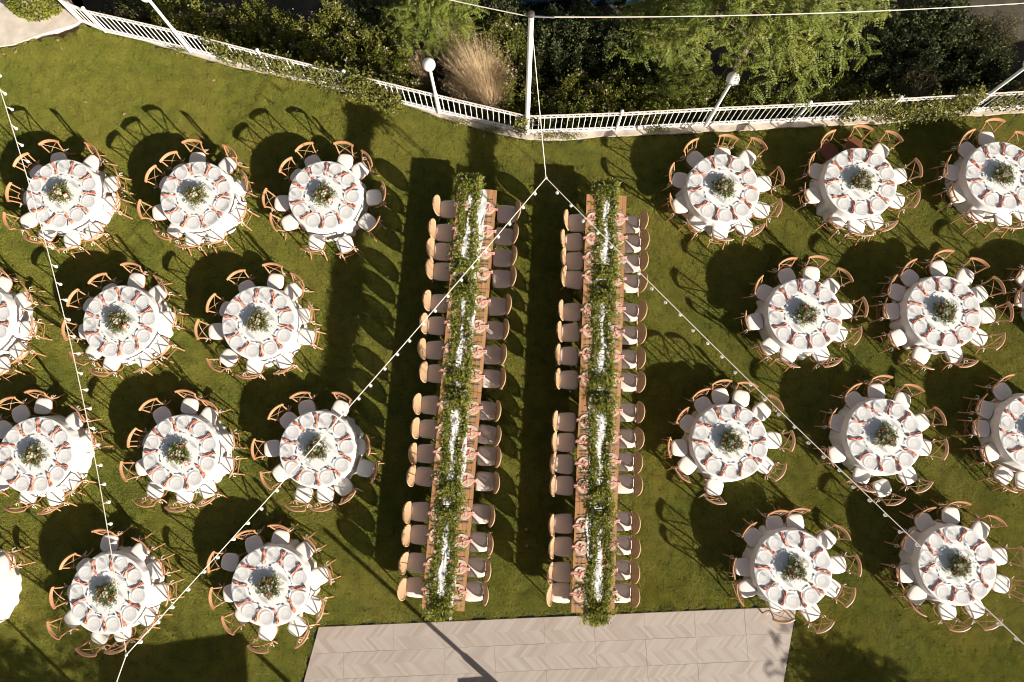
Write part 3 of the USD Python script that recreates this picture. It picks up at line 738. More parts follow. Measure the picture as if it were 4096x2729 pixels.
def cane_chair(name, fabric='seatfab'):
    p = proto(name)
    out = super_outline(0.225, 0.235, 0.235, e=4.2, taper=0.22)
    part('seat_frame', MB().slab(out, [0.375, 0.385, 0.43], [0.98, 1, 1]), 'rattan', p, smooth=40)
    part('seat_cushion', MB().slab(out, [0.431, 0.445, 0.475, 0.498, 0.51, 0.515], [1.0, 1.02, 1.01, 0.95, 0.78, 0.35]), fabric, p, smooth=True)
    for s in (-1, 1):
        part('leg', MB().tube([(s * 0.215, 0.215, 0), (s * 0.212, 0.205, 0.40)], [0.014, 0.024], 8), 'rattan', p, smooth=50)
        part('leg', MB().tube(curve([(s * 0.20, -0.30, 0), (s * 0.19, -0.225, 0.38), (s * 0.12, -0.25, 0.50), (s * 0.10, -0.275, 0.58)], 9), [0.013, 0.015, 0.018, 0.02, 0.022, 0.021, 0.02, 0.018, 0.016], 8), 'rattan', p, smooth=50)
    a, b, zc = 0.245, 0.215, 0.745

    def S(x, z):
        return np.stack([x, -0.295 - 0.26 * (z - zc) + 0.75 * x * x, z], -1)
    t = np.linspace(0, 2 * PI, 41); e = 2.35
    ox = a * np.sign(np.cos(t)) * abs(np.cos(t)) ** (2 / e); oz = zc + b * np.sign(np.sin(t)) * abs(np.sin(t)) ** (2 / e)
    part('back_frame', MB().tube(S(ox, oz), 0.020, 7, flat=0.85, cap=False), 'rattan', p, smooth=60)
    mb = MB(); k = 30
    for j in range(k):
        x = -a + 2 * a * (j + 0.5) / k; h = b * (1 - abs(x / a) ** e) ** (1 / e)
        z = np.linspace(zc - h, zc + h, 5); w = 0.0052
        mb.grid(np.stack([S(x - w + 0 * z, z), S(x + w + 0 * z, z)], 1))
        z0 = zc - b + 2 * b * (j + 0.5) / k; hx = a * (1 - abs((z0 - zc) / b) ** e) ** (1 / e)
        xx = np.linspace(-hx, hx, 7)
        mb.grid(np.stack([S(xx, z0 - w + 0 * xx), S(xx, z0 + w + 0 * xx)], 1) + np.array([0, 0.002, 0]))
    part('cane_panel', mb, 'cane', p)
    return p


CH = {'x': crossback('cross_back_chair'), 'u': crossback('hoop_back_chair', 'hoop'), 'b': crossback('bare_chair', 'cross', False)}
CANE = cane_chair('cane_back_chair')

# ------------------------------------------------------------------ table ware
def flat_tool(kind):
    mb = MB(); L = {'fork': 0.20, 'knife': 0.225, 'spoon': 0.17}[kind]
    y = np.linspace(0, L, 9) - L / 2
    if kind == 'knife':
        w = np.array([.008, .009, .008, .007, .007, .010, .0105, .009, .003])
    elif kind == 'spoon':
        w = np.array([.008, .007, .005, .004, .004, .006, .015, .018, .006])
    else:
        w = np.array([.008, .008, .006, .004, .004, .006, .012, .012, .004])
    z = 0.004 + 0.006 * np.sin(np.linspace(0, PI, 9)) * (kind != 'knife')
    top = np.stack([np.c_[-w, y, z], np.c_[0 * w, y, z + 0.003], np.c_[w, y, z]], 1)
    mb.grid(top); mb.grid(top[:, ::-1] * [1, 1, 1] - [0, 0, 0.003])
    if kind == 'fork':
        for q in (-0.009, -0.003, 0.003, 0.009):
            mb.box((q, L / 2 + 0.014, 0.006), (0.003, 0.042, 0.003))
    return mb


p_plate = proto('glass_plate')
part('rim', MB().lathe([(0.105, 0.004), (0.112, 0.006), (0.135, 0.011), (0.155, 0.019), (0.161, 0.022), (0.163, 0.019), (0.155, 0.014), (0.11, 0.001)], 36), 'plate', p_plate, smooth=60)
part('well', MB().lathe([(0.001, 0.003), (0.095, 0.003), (0.105, 0.004)], 36), 'plate', p_plate, smooth=60)
part('foot_ring', MB().lathe([(0.086, 0.0045), (0.089, 0.008), (0.096, 0.008), (0.099, 0.0045)], 36), 'plate_in', p_plate, smooth=60)
p_bead = proto('beaded_plate')
mb = MB(); mb.lathe([(0.001, 0.004), (0.09, 0.005)], 36)
part('well', mb, 'plate', p_bead, smooth=60)
mb = MB()
for ri, (rad, n, sz) in enumerate([(0.1, 34, 0.0085), (0.118, 40, 0.0085), (0.136, 46, 0.0085), (0.154, 52, 0.009)]):
    for k in range(n):
        a = 2 * PI * (k + 0.5 * ri) / n
        mb.box((rad * math.cos(a), rad * math.sin(a), 0.007 + 0.002 * ri), (sz * 1.5, sz * 1.0, 0.008), rz=a + 0.6)
mb.lathe([(0.09, 0.003), (0.163, 0.009)], 36)
part('beaded_rim', mb, 'gold', p_bead)


def napkin_mesh(seed):
    r = np.random.default_rng(seed); u = np.linspace(-1, 1, 25); v = np.linspace(-1, 1, 13)
    U, V = np.meshgrid(u, v, indexing='ij')
    wa = 0.013 + 0.040 * abs(U + 0.08) ** 0.75 * np.where(U < -0.08, 1.0, 0.85) - 0.022 * np.clip(abs(U) - 0.8, 0, 1) * 3
    ph = r.uniform(0, 6, 3)
    z = 0.016 + 0.012 * np.sin(3.2 * PI * V * (0.6 + 0.3 * U) + ph[0] + 2.2 * U) * (0.5 + abs(U)) + 0.010 * (1 - V * V) + 0.006 * np.sin(7 * U + ph[1])
    x = V * wa + 0.016 * np.sin(2.4 * U + ph[2]) + 0.004 * np.sin(11 * U + 3 * V)
    return MB().grid(np.stack([x, 0.165 * U + 0.01 * V * U, z], -1)), 0.016 * math.sin(-2.4 * 0.08 + ph[2])


p_nap = []
for k in range(4):
    q = proto(f'rust_napkin_{k}'); m_, xo_ = napkin_mesh(300 + k); part('cloth', m_, 'rust', q, smooth=True)
    t = np.linspace(0, 2 * PI, 13); part('knot', MB().tube(np.c_[xo_ + 0.018 * np.cos(t), -0.013 + 0 * t, 0.016 + 0.016 * np.sin(t)], 0.008, 6, cap=False), 'rust', q, smooth=True)
    p_nap.append(q)
q = p_pink = proto('pink_napkin')
r = np.random.default_rng(310); u = np.linspace(0, 1, 14); v = np.linspace(-1, 1, 11); U, V = np.meshgrid(u, v, indexing='ij')
zz = 0.018 + 0.006 * np.sin(6 * V + 4 * U) * (1 - V * V * 0.3)
yy = 0.02 - 0.27 * U; drop = np.clip(-yy - 0.235, 0, None); yy = np.maximum(yy, -0.235 - 0.25 * drop)
part('tail', MB().grid(np.stack([V * (0.020 + 0.018 * U) + 0.008 * np.sin(7 * U), yy, zz - 1.3 * drop + 0.004 * np.sin(9 * V)], -1)), 'pink', q, smooth=True)
rr, tt = np.meshgrid(np.linspace(0.003, 0.082, 7), np.linspace(0, 2 * PI, 25), indexing='ij')
part('folded_cloth', MB().grid(np.stack([rr * np.cos(tt), rr * np.sin(tt), 0.024 + 0.010 * np.sin(5 * tt + 40 * rr) - 0.15 * rr], -1)), 'pink', q, smooth=True)
TOOL = {}
for k in ('fork', 'knife', 'spoon'):
    TOOL[k] = proto('dinner_' + k); part('body', flat_tool(k), 'steel', TOOL[k], smooth=40)
p_wine = proto('wine_glass')
part('foot', MB().lathe([(0.036, 0.0), (0.036, 0.003), (0.006, 0.007), (0.004, 0.012)], 16), 'glass', p_wine, smooth=50)
part('stem', MB().tube([(0, 0, 0.008), (0, 0, 0.10)], 0.0038, 6), 'glass', p_wine, smooth=50)
part('bowl', MB().lathe([(0.004, 0.098), (0.022, 0.108), (0.036, 0.13), (0.041, 0.155), (0.038, 0.185), (0.032, 0.215)], 16), 'glass', p_wine, smooth=50)
p_vot = proto('votive_holder')
part('cup', MB().lathe([(0.001, 0.0), (0.030, 0.0), (0.036, 0.01), (0.040, 0.05), (0.037, 0.05), (0.033, 0.012), (0.001, 0.012)], 18), 'bulb', p_vot, smooth=50)
part('candle', MB().lathe([(0.019, 0.013), (0.019, 0.03), (0.001, 0.03)], 12), 'wax', p_vot)
p_menu = proto('menu_card'); part('sheet', MB().box((0, 0, 0.0012), (0.11, 0.062, 0.0016)), 'paper', p_menu)
p_oil = proto('oil_bottle'); part('body', MB().lathe([(0.001, 0), (0.03, 0), (0.032, 0.08), (0.012, 0.12), (0.012, 0.16), (0.001, 0.16)], 14), 'oil', p_oil, smooth=50)


def rose(mb, c, R, r, axis=None):
    for k, (n, rad, tilt) in enumerate([(3, 0.35, 1.4), (5, 0.65, 1.0), (6, 1.0, 0.5)]):
        a = np.arange(n) * 2 * PI / n + k + r.uniform(0, 1); D = np.c_[np.cos(a), np.sin(a), tilt + 0 * a]
        mb.leaves(np.tile(c, (n, 1)), D, np.c_[-np.cos(a), -np.sin(a), 1 + 0 * a], R * (0.7 + 0.5 * rad), R * 1.15, 0.3)
    return mb


def wreath(seed):
    r = np.random.default_rng(seed); p = proto(f'centrepiece_{seed}')
    n = 1500; a = r.uniform(0, 2 * PI, n); lob = 1 + 0.16 * np.sin(3 * a + r.uniform(0, 6)) + 0.10 * np.sin(5 * a + r.uniform(0, 6))
    th_ = r.normal(0, 0.36, n); R = (0.155 + 0.062 * r.normal(0, 0.8, n)) * lob
    P = np.c_[R * np.cos(a), R * np.sin(a), np.clip(0.05 + 0.085 * r.uniform(0, 1, n) - 0.25 * np.clip(R - 0.2, 0, 1), 0.01, 1)]
    o = np.c_[np.cos(a + th_), np.sin(a + th_), 0 * a]
    D = o * r.uniform(0.1, 1, (n, 1)) + r.normal(0, 0.5, (n, 3)) + [0, 0, 0.35]
    part('greenery', MB().leaves(P, D, r.normal(0, 0.6, (n, 3)) + [SD[0] * 0.5, SD[1] * 0.5, 0.8], r.uniform(0.03, 0.062, n), r.uniform(0.014, 0.026, n)), 'wreathleaf', p, kind='stuff')
    b = MB()
    for k in range(4):
        aa = r.uniform(0, 2 * PI); e = np.array([math.cos(aa), math.sin(aa)]); m = 12
        u = np.linspace(0, 1, m); q = np.c_[np.outer(0.2 + 0.13 * u, e), 0.06 + 0.03 * np.sin(u * 3)]
        sd = np.array([-e[1], e[0], 0.3])
        b.leaves(q, np.tile([*e, 0.1], (m, 1)) + np.where(np.arange(m) % 2, 1, -1)[:, None] * sd, np.tile([0, 0, 1.0], (m, 1)), 0.045, 0.016)
    part('sprigs', b, 'wreathleaf', p)
    for k in range(9):
        aa = 2 * PI * k / 9 + r.uniform(-0.3, 0.3); rad = r.uniform(0.13, 0.22)
        part('flower', rose(MB(), np.array([rad * math.cos(aa), rad * math.sin(aa), 0.125 - 0.25 * max(0, rad - 0.16)]), r.uniform(0.028, 0.042), r), ['petal_w', 'petal_p', 'petal_w', 'petal_r', 'petal_p'][(k * 3 + seed) % 5], p)
    for k, (x, y, h) in enumerate([(0.045, 0.02, 0.22), (-0.045, 0.03, 0.18), (0.0, -0.05, 0.20)]):
        g = part('candle_glass', MB().lathe([(0.001, 0.004), (0.038, 0.004), (0.04, 0.01), (0.04, h)], 18, (x, y, 0)), 'pearl', p, smooth=50)
        part('candle', MB().lathe([(0.024, 0.01), (0.024, h * 0.55), (0.001, h * 0.55)], 12, (x, y, 0)), 'wax', p)
    return p


WR = [wreath(k) for k in range(4)]

# ------------------------------------------------------------------ round tables
def cloth_mesh(seed):
    r = np.random.default_rng(seed); n = 160; a = np.arange(n + 1) / n * 2 * PI
    a[-1] = 0
    f1 = sum(r.uniform(0.5, 1) * np.sin(k * a + r.uniform(0, 6)) for k in (13, 17, 21, 26)) / 2.0
    f2 = sum(r.uniform(0.4, 1) * np.sin(k * a + r.uniform(0, 6)) for k in (3, 5)) / 1.5
    rows = []
    for k, rad in enumerate((0.02, 0.3, 0.6, 0.85, 0.893)):
        z = 0.7605 + (0.0012 * np.sin(6 * a + k) if 0 < k < 3 else 0) + 0 * a
        rows.append(np.c_[rad * np.cos(a), rad * np.sin(a), z])
    rows.append(np.c_[0.903 * np.cos(a), 0.903 * np.sin(a), 0.753 + 0 * a])
    for t in np.linspace(0.06, 1, 12):
        rad = 0.905 + 0.035 * t + (0.064 * f1 * (0.55 + 0.45 * f2) + 0.03 * f2 + 0.03) * t ** 0.8
        rows.append(np.c_[rad * np.cos(a), rad * np.sin(a), 0.753 * (1 - t) + 0.012 * t + 0.012 * t * f1])
    return MB().grid(np.array(rows))


CL = []
for k in range(5):
    q = proto(f'tablecloth_{k}'); part('cloth', cloth_mesh(400 + k), 'cloth', q, smooth=60); CL.append(q)
q = p_rt = proto('round_table')
part('tabletop', MB().lathe([(0.001, 0.72), (0.89, 0.72), (0.893, 0.738), (0.89, 0.752), (0.001, 0.752)], 48), 'plank', q)
for k in range(4):
    part('leg', MB().tube([(0.5 * math.cos(k * PI / 2 + .78), 0.5 * math.sin(k * PI / 2 + .78), 0), (0.45 * math.cos(k * PI / 2 + .78), 0.45 * math.sin(k * PI / 2 + .78), 0.72)], 0.018, 6), 'iron', q)

S1, S2 = 2.6133, 1.4933
# crop origin, scale, table centre in the crop, first plate angle (degrees clockwise from the top), plates, chairs: (mark, x, y, kind[, turn]); s = seat centre, r = middle of the top rail
TAB = [
    ('first table of left lawn row one', 0, 500, S1, (650, 721), 0, 10, [('r', 505, 172, 'x', 8), ('s', 960, 395, 'x', 10), ('s', 1168, 615, 'x', 5), ('s', 1165, 825, 'x'), ('s', 985, 1110, 'x', 5), ('s', 750, 1205, 'x'), ('s', 488, 1130, 'x', -4), ('s', 292, 1000, 'x', 6), ('r', 80, 700, 'u'), ('r', 205, 352, 'u')]),
    ('second table of left lawn row one', 520, 500, S1, (695, 742), 3, 10, [('r', 645, 165, 'x', 6), ('s', 1018, 418, 'x', 6), ('s', 1135, 660, 'x'), ('s', 1120, 915, 'x', 5), ('s', 895, 1145, 'x', 12), ('s', 658, 1185, 'x', -4), ('s', 475, 1095, 'x', -6), ('s', 310, 910, 'x', 8), ('r', 200, 500, 'x'), ('r', 393, 318, 'x')]),
    ('third table of left lawn row one', 1020, 500, S1, (727, 739), -14, 10, [('r', 505, 215, 'x'), ('s', 940, 378, 'x', -16), ('s', 1100, 470, 'x', 8), ('s', 1245, 755, 'x'), ('s', 1175, 1015, 'x', 6), ('s', 940, 1245, 'x'), ('s', 640, 1225, 'x', -6), ('s', 358, 1020, 'x', 12), ('s', 280, 815, 'x', 6), ('r', 305, 405, 'x')]),
    ('leftmost table of left lawn row two', 0, 1000, S1, (-262, 741), 6, 10, [('s', 25, 360, 'x'), ('s', 240, 520, 'x', 8), ('s', 290, 825, 'x'), ('s', 190, 1060, 'x', 4), ('s', 15, 1210, 'x')]),
    ('second table of left lawn row two', 200, 1000, S1, (731, 751), 14, 10, [('r', 485, 282, 'x'), ('s', 900, 320, 'x', -4), ('s', 1122, 455, 'x', 6), ('s', 1235, 725, 'x', 6), ('s', 1155, 1000, 'x', 10), ('s', 980, 1135, 'x', -6), ('s', 640, 1180, 'x', 4), ('s', 460, 1060, 'x', -8), ('r', 143, 842, 'x'), ('r', 222, 490, 'x')]),
    ('third table of left lawn row two', 740, 1000, S1, (774, 759), 11, 10, [('r', 525, 245, 'x'), ('s', 945, 325, 'x', -8), ('s', 1130, 430, 'x', 4), ('s', 1222, 690, 'x', 4), ('s', 1265, 905, 'x', -6), ('s', 1030, 1155, 'x', 8), ('s', 725, 1210, 'x'), ('s', 450, 1130, 'x', -4), ('s', 325, 850, 'x', 6), ('r', 255, 545, 'x')]),
    ('first table of left lawn row three', 0, 1520, S2, (213, 450), 21, 10, [('s', 120, 200, 'x', 4), ('s', 255, 155, 'x', 8), ('s', 445, 245, 'x', 8), ('s', 520, 375, 'x', -6), ('s', 428, 600, 'x', 6), ('s', 328, 700, 'x', 4), ('s', 165, 690, 'x', -8), ('s', 14, 295, 'x'), ('s', 12, 610, 'x')]),
    ('second table of left lawn row three', 440, 1520, S2, (420, 437), 4, 10, [('s', 475, 155, 'x', 6), ('s', 588, 215, 'x'), ('s', 690, 370, 'x', 6), ('s', 688, 510, 'x', -10), ('s', 580, 655, 'x', 10), ('s', 445, 688, 'x', 10), ('s', 268, 658, 'u', -25), ('s', 200, 520, 'x'), ('r', 122, 342, 'u'), ('s', 308, 210, 'x')]),
    ('third table of left lawn row three', 960, 1520, S2, (461, 413), 16, 10, [('s', 398, 168, 'x', 6), ('s', 600, 170, 'x', -4), ('s', 706, 400, 'x', -4), ('s', 750, 530, 'x', -8), ('s', 618, 640, 'x', -6), ('s', 508, 685, 'x', 8), ('s', 378, 685, 'x', -4), ('s', 245, 555, 'x', -4), ('s', 190, 410, 'x', -4), ('s', 290, 243, 'x')]),
    ('leftmost table of left lawn row four', 0, 2040, 1.4925, (-246, 500), 0, 10, [('s', 35, 315, 'x', 14)]),
    ('second table of left lawn row four', 150, 2060, S2, (422, 470), -13, 10, [('s', 428, 168, 'x', 14), ('s', 610, 222, 'x', 6), ('s', 702, 330, 'x', 6), ('s', 737, 465, 'x', -6), ('s', 648, 608, 'x', 4), ('s', 505, 705, 'x', 4), ('s', 372, 720, 'x', 4), ('s', 213, 618, 'x', -6), ('r', 84, 498, 'x', -6), ('r', 172, 270, 'x', 4)]),
    ('third table of left lawn row four', 780, 2060, S2, (449, 425), 5, 10, [('s', 510, 140, 'x', 4), ('s', 655, 215, 'x', 4), ('s', 745, 365, 'x', -10), ('s', 700, 540, 'x', -12), ('s', 612, 670, 'x', -20), ('s', 430, 700, 'x', 10), ('r', 185, 668, 'x', 6), ('r', 93, 500, 'x'), ('s', 205, 282, 'x', -14), ('s', 350, 175, 'x', 10)]),
    ('first table of right lawn row one', 2600, 480, S2, (438, 409), -1, 10, [('r', 472, 97, 'u', 6), ('s', 583, 225, 'x'), ('s', 680, 378, 'x'), ('s', 668, 537, 'x', -10), ('s', 565, 635, 'x', -10), ('s', 420, 665, 'x', 4), ('s', 285, 610, 'x', 10), ('s', 183, 508, 'x', 6), ('s', 180, 358, 'x'), ('s', 270, 232, 'u', -6)]),
    ('second table of right lawn row one', 3140, 480, S2, (451, 372), 3, 10, [('s', 418, 150, 'b', 8), ('s', 573, 185, 'x'), ('s', 683, 332, 'x'), ('s', 668, 480, 'x'), ('s', 538, 605, 'x', -10), ('s', 428, 637, 'x', 6), ('s', 315, 595, 'x', 10), ('s', 167, 450, 'x', 4), ('s', 192, 305, 'x'), ('s', 268, 182, 'b', -6)]),
    ('rightmost table of right lawn row one', 3560, 430, 1.4925, (668, 410), -9, 10, [('s', 577, 185, 'x', 8), ('r', 790, 192, 'b'), ('s', 790, 625, 'x'), ('s', 680, 670, 'x', 6), ('s', 512, 635, 'x', 10), ('s', 405, 520, 'u', 8), ('s', 370, 387, 'x'), ('s', 460, 252, 'x', 0)]),
    ('first table of right lawn row two', 2920, 980, S2, (448, 417), -23, 10, [('s', 340, 185, 'x', -4), ('s', 488, 172, 'x', -8), ('s', 603, 247, 'x'), ('s', 690, 392, 'x', 4), ('s', 652, 528, 'x'), ('s', 543, 650, 'x', 0), ('s', 352, 652, 'x', 4), ('s', 240, 605, 'x', 8), ('s', 148, 458, 'x'), ('s', 208, 285, 'x', -8)]),
    ('second table of right lawn row two', 3480, 960, S2, (440, 431), -23, 11, [('s', 410, 168, 'x', -16), ('s', 572, 217, 'x', -10), ('s', 655, 322, 'x', -4), ('s', 703, 447, 'x'), ('s', 653, 582, 'x'), ('s', 505, 682, 'x'), ('s', 305, 692, 'x', 4), ('s', 165, 585, 'x', 8), ('s', 130, 425, 'x'), ('s', 160, 310, 'x', -4), ('s', 238, 225, 'x', -6)]),
    ('rightmost table of right lawn row two', 3900, 900, 2.24, (965, 760), 0, 10, [('s', 440, 672, 'x'), ('s', 452, 480, 'x')]),
    ('first table of right lawn row three', 2620, 1480, S2, (448, 430), 0, 10, [('s', 390, 155, 'x', -4), ('s', 515, 168, 'x', -8), ('s', 640, 245, 'x'), ('s', 708, 420, 'x', 6), ('s', 655, 567, 'u', 4), ('s', 355, 703, 'x', -4), ('s', 192, 572, 'x', -18), ('s', 145, 465, 'x', 8), ('s', 200, 320, 'x', 14), ('s', 288, 210, 'x', 4)]),
    ('second table of right lawn row three', 3240, 1480, S2, (445, 398), -3, 10, [('s', 398, 128, 'x', -4), ('s', 553, 182, 'x', -14), ('s', 663, 312, 'x', -8), ('s', 678, 462, 'x'), ('s', 588, 632, 'x', 4), ('s', 435, 708, 'x', -18), ('s', 310, 630, 'x', -6), ('s', 160, 503, 'x', 10), ('s', 168, 317, 'x', 4), ('s', 265, 180, 'x', -4)]),
    ('rightmost table of right lawn row three', 3700, 1460, 1.4925, (668, 400), 0, 10, [('s', 462, 157, 'x'), ('s', 360, 265, 'x', -4), ('s', 338, 380, 'x'), ('s', 388, 525, 'x', 8), ('s', 470, 660, 'x', 0), ('s', 592, 690, 'x')]),
    ('first table of right lawn row four', 2880, 2000, S2, (437, 415), 5, 10, [('s', 328, 145, 'x', 8), ('s', 450, 133, 'x', -14), ('s', 640, 234, 'x', -8), ('s', 705, 387, 'x', -4), ('s', 668, 527, 'u', 4), ('s', 545, 670, 'x', -6), ('r', 390, 700, 'x', -16), ('s', 162, 530, 'x', 8), ('s', 138, 402, 'x', 4), ('s', 198, 222, 'x', 6)]),
    ('second table of right lawn row four', 3540, 1980, S2, (432, 420), -3, 10, [('s', 395, 122, 'x'), ('s', 573, 208, 'x', -12), ('s', 683, 367, 'x'), ('s', 698, 533, 'u', -6), ('s', 543, 682, 'x'), ('s', 375, 695, 'x', -14), ('s', 192, 602, 'x', -6), ('s', 125, 472, 'u', 6), ('s', 155, 297, 'x', 8), ('s', 235, 162, 'x', 4)]),
]
TZ = 0.7625
r_ = np.random.default_rng(500)
chairs_at = []
for ti, (tn, ox, oy, sc, (tcx, tcy), a0, npl, chairs) in enumerate(TAB):
    c = at(ox + tcx / sc, oy + tcy / sc, 0.76); cx, cy = c[0], c[1]
    thing('round_table', (cx, cy, 0), 0.3 * ti, f'round banquet table under a white cloth, {tn}', 'table', 'round banquet tables', p_rt)
    thing('tablecloth', (cx, cy, 0), r_.uniform(0, 6.28), f'white floor length cloth with wavy hem on the {tn}', 'tablecloth', 'white round tablecloths', CL[ti % 5])

    def clock(x, y):
        return (math.atan2(x - cx, y - cy) + 0.12) % (2 * PI)
    lst = []
    for ch in chairs:
        mark, px, py, kind = ch[:4]; turn = math.radians(ch[4]) if len(ch) > 4 else r_.normal(0, 0.04)
        P = at(ox + px / sc, oy + py / sc, 0.50 if mark == 's' else 0.875)
        fx, fy = cx - P[0], cy - P[1]; ang = math.atan2(-fx, fy) - turn
        if mark == 'r':
            P = P + 0.33 * np.array([-math.sin(ang), math.cos(ang), 0])
        d_ = math.hypot(P[0] - cx, P[1] - cy)
        if d_ < 0.86:
            P[:2] = np.array([cx, cy]) + (P[:2] - [cx, cy]) * 0.86 / d_
        lst.append((clock(P[0], P[1]), P, ang, kind))
    for k, (_, P, ang, kind) in enumerate(sorted(lst, key=lambda q: q[0])):
        lb = {'x': 'cross back wooden chair with white cushion', 'u': 'hoop back wooden chair with white cushion', 'b': 'bare brown cross back chair without cushion'}[kind]
        thing({'x': 'cross_back_chair', 'u': 'hoop_back_chair', 'b': 'cross_back_chair'}[kind], (P[0], P[1], 0), ang, f'{lb}, {ORD[k + 1]} clockwise, {tn}', 'chair', 'chairs around the round tables', CH[kind])
    vis = lambda p, m=90: -m < see(p)[0] < W + m and -m < see(p)[1] < H + m
    w = ti % 4
    ctr = at(ox + tcx / sc, oy + tcy / sc, 0.80)
    if vis((cx, cy, 0.8), 60):
        thing('centrepiece', (cx, cy, TZ), r_.uniform(0, 6.28), f'green flower wreath with glass candles on the {tn}', 'centrepiece', 'flower centrepieces on round tables', WR[w])
    for k in range(3):
        a = math.radians((75, 215, 325)[k]) + r_.uniform(-0.35, 0.35); q = (cx + 0.29 * math.cos(a), cy + 0.29 * math.sin(a), TZ)
        if vis(q, 5):
            thing('votive_holder', q, 0, f'white candle cup {("above the", "lower left of", "lower right of")[k]} centrepiece, {tn}', 'candle holder', 'candle cups on the round tables', p_vot)
    for k in range(npl):
        a = math.radians(a0) + 2 * PI * k / npl
        e = np.array([math.sin(a), math.cos(a)]); s = np.array([math.cos(a), -math.sin(a)])   # outwards, clockwise
        pos = lambda rad, off=0.0, z=TZ: (*(np.array([cx, cy]) + e * rad + s * off), z)
        if not vis(pos(0.72), 30):
            continue
        o = f'{ORD[k + 1]} clockwise from top, {tn}'
        rz = math.atan2(-e[0], e[1])
        thing('glass_plate', pos(0.715), r_.uniform(0, 6), f'clear glass plate, {o}', 'plate', 'clear plates on the round tables', p_plate)
        am = a + PI / npl; em = np.array([math.sin(am), math.cos(am)]); rn = r_.uniform(0.66, 0.71)
        thing('rust_napkin', (cx + em[0] * rn, cy + em[1] * rn, TZ), math.atan2(-em[0], em[1]) + r_.normal(0, 0.22), f'knotted rust napkin, {o}', 'napkin', 'rust napkins on the round tables', p_nap[(k + ti) % 4])
        thing('dinner_fork', pos(0.72, -0.195), rz + PI + r_.normal(0, 0.08), f'silver fork, {o}', 'fork', 'dinner forks on the round tables', TOOL['fork'])
        thing('dinner_knife', pos(0.71, -0.175), rz + PI + r_.normal(0, 0.06), f'silver knife, {o}', 'knife', 'dinner knives on the round tables', TOOL['knife'])
        thing('menu_card', pos(0.485, 0.01), rz + r_.normal(0, 0.12), f'white card, {o}', 'menu card', 'white cards on the round tables', p_menu)
        thing('dessert_spoon', pos(0.487, 0.0, TZ + 0.003), rz + PI / 2 + r_.normal(0, 0.2), f'small silver spoon, {o}', 'spoon', 'dessert spoons on the round tables', TOOL['spoon'])
        thing('wine_glass', pos(0.53, -0.17), 0, f'clear wine glass, {o}', 'wine glass', 'wine glasses on the round tables', p_wine)


def number_card(px, py, text, tilt, label):
    p = at(px, py, 0.93)
    t = thing('number_card', (p[0], p[1], TZ), 0, label, 'number card')
    part('base', MB().lathe([(0.03, 0), (0.03, 0.012), (0.001, 0.012)], 12), 'steel', t)
    part('rod', MB().tube([(0, 0, 0.01), (0, 0, 0.135)], 0.003, 5), 'steel', t)
    R = rot(math.radians(tilt)) @ trimesh.transformations.rotation_matrix(math.radians(22), [1, 0, 0])[:3, :3]
    part('card', MB().box((0, 0, 0.168), (0.10, 0.095, 0.004), R=R), 'card', t)
    m = meshkit.text_mesh(text, 0.05, 0.0015, bold=True); v = np.array(m.vertices); v[:, :2] -= (v[:, :2].min(0) + v[:, :2].max(0)) / 2; v[:, 2] += 0.0024
    part('digits', (v @ R.T + [0, 0, 0.168], np.array(m.faces)), 'paper', t)


number_card(2982, 1774, '16', -18, 'rust number card reading 16 beside the centrepiece, right lawn row three')
number_card(262, 783, '18', 22, 'rust number card reading 18 on the top left table')
number_card(1322, 801, '11', 22, 'rust number card reading 11 on the third table of left row one')
number_card(746, 1856, '5', 20, 'rust number card reading 5 on the middle table, left lawn row three')
number_card(500, 1307, '6', 22, 'rust number card reading 6 on the second table, left lawn row two')
number_card(1243, 2363 - 25, '8', 24, 'rust number card by the centrepiece near the pavement corner table') if False else None
p = at(2880 + 515 / S2, 2000 + 482 / S2, 0.82)
thing('oil_bottle', (p[0], p[1], TZ), 0, 'small bottle of golden oil on the first table, right lawn row four', 'bottle', None, p_oil)
# ------------------------------------------------------------------ the two long table rows
LT = {
    'left': [(1831.5, 750), (1988, 760), (1685, 2436), (1859, 2446)],
    'right': [(2347, 775), (2506, 783), (2284, 2453), (2458, 2458)],
}
SEATS = {
    ('left', -1): [(1795, 835), (1778, 929), (1771, 1005), (1768, 1085), (1758, 1212), (1745, 1302), (1739, 1400), (1745, 1494), (1720, 1620), (1713, 1716), (1704, 1815), (1697, 1907), (1681, 2048), (1678, 2140), (1667, 2253), (1662, 2351)],
    ('left', 1): [(2026, 855), (2016, 945), (2010, 1031), (2007, 1114), (1988, 1225), (1978, 1321), (1969, 1420), (1965, 1515), (1946, 1643), (1946, 1739), (1946, 1825), (1940, 1927), (1921, 2057), (1914, 2169), (1905, 2271), (1895, 2367)],
    ('right', -1): [(2307, 890), (2294, 967), (2297, 1043), (2297, 1117), (2287, 1247), (2281, 1330), (2275, 1423), (2275, 1519), (2265, 1688), (2262, 1770), (2256, 1857), (2256, 1943), (2252, 2096), (2252, 2188), (2246, 2290), (2243, 2373)],
    ('right', 1): [(2523, 896), (2527, 973), (2523, 1053), (2520, 1133), (2517, 1247), (2514, 1340), (2511, 1436), (2511, 1528), (2507, 1649), (2504, 1755), (2498, 1847), (2498, 1936), (2488, 2086), (2488, 2182), (2485, 2281), (2485, 2373)],
}


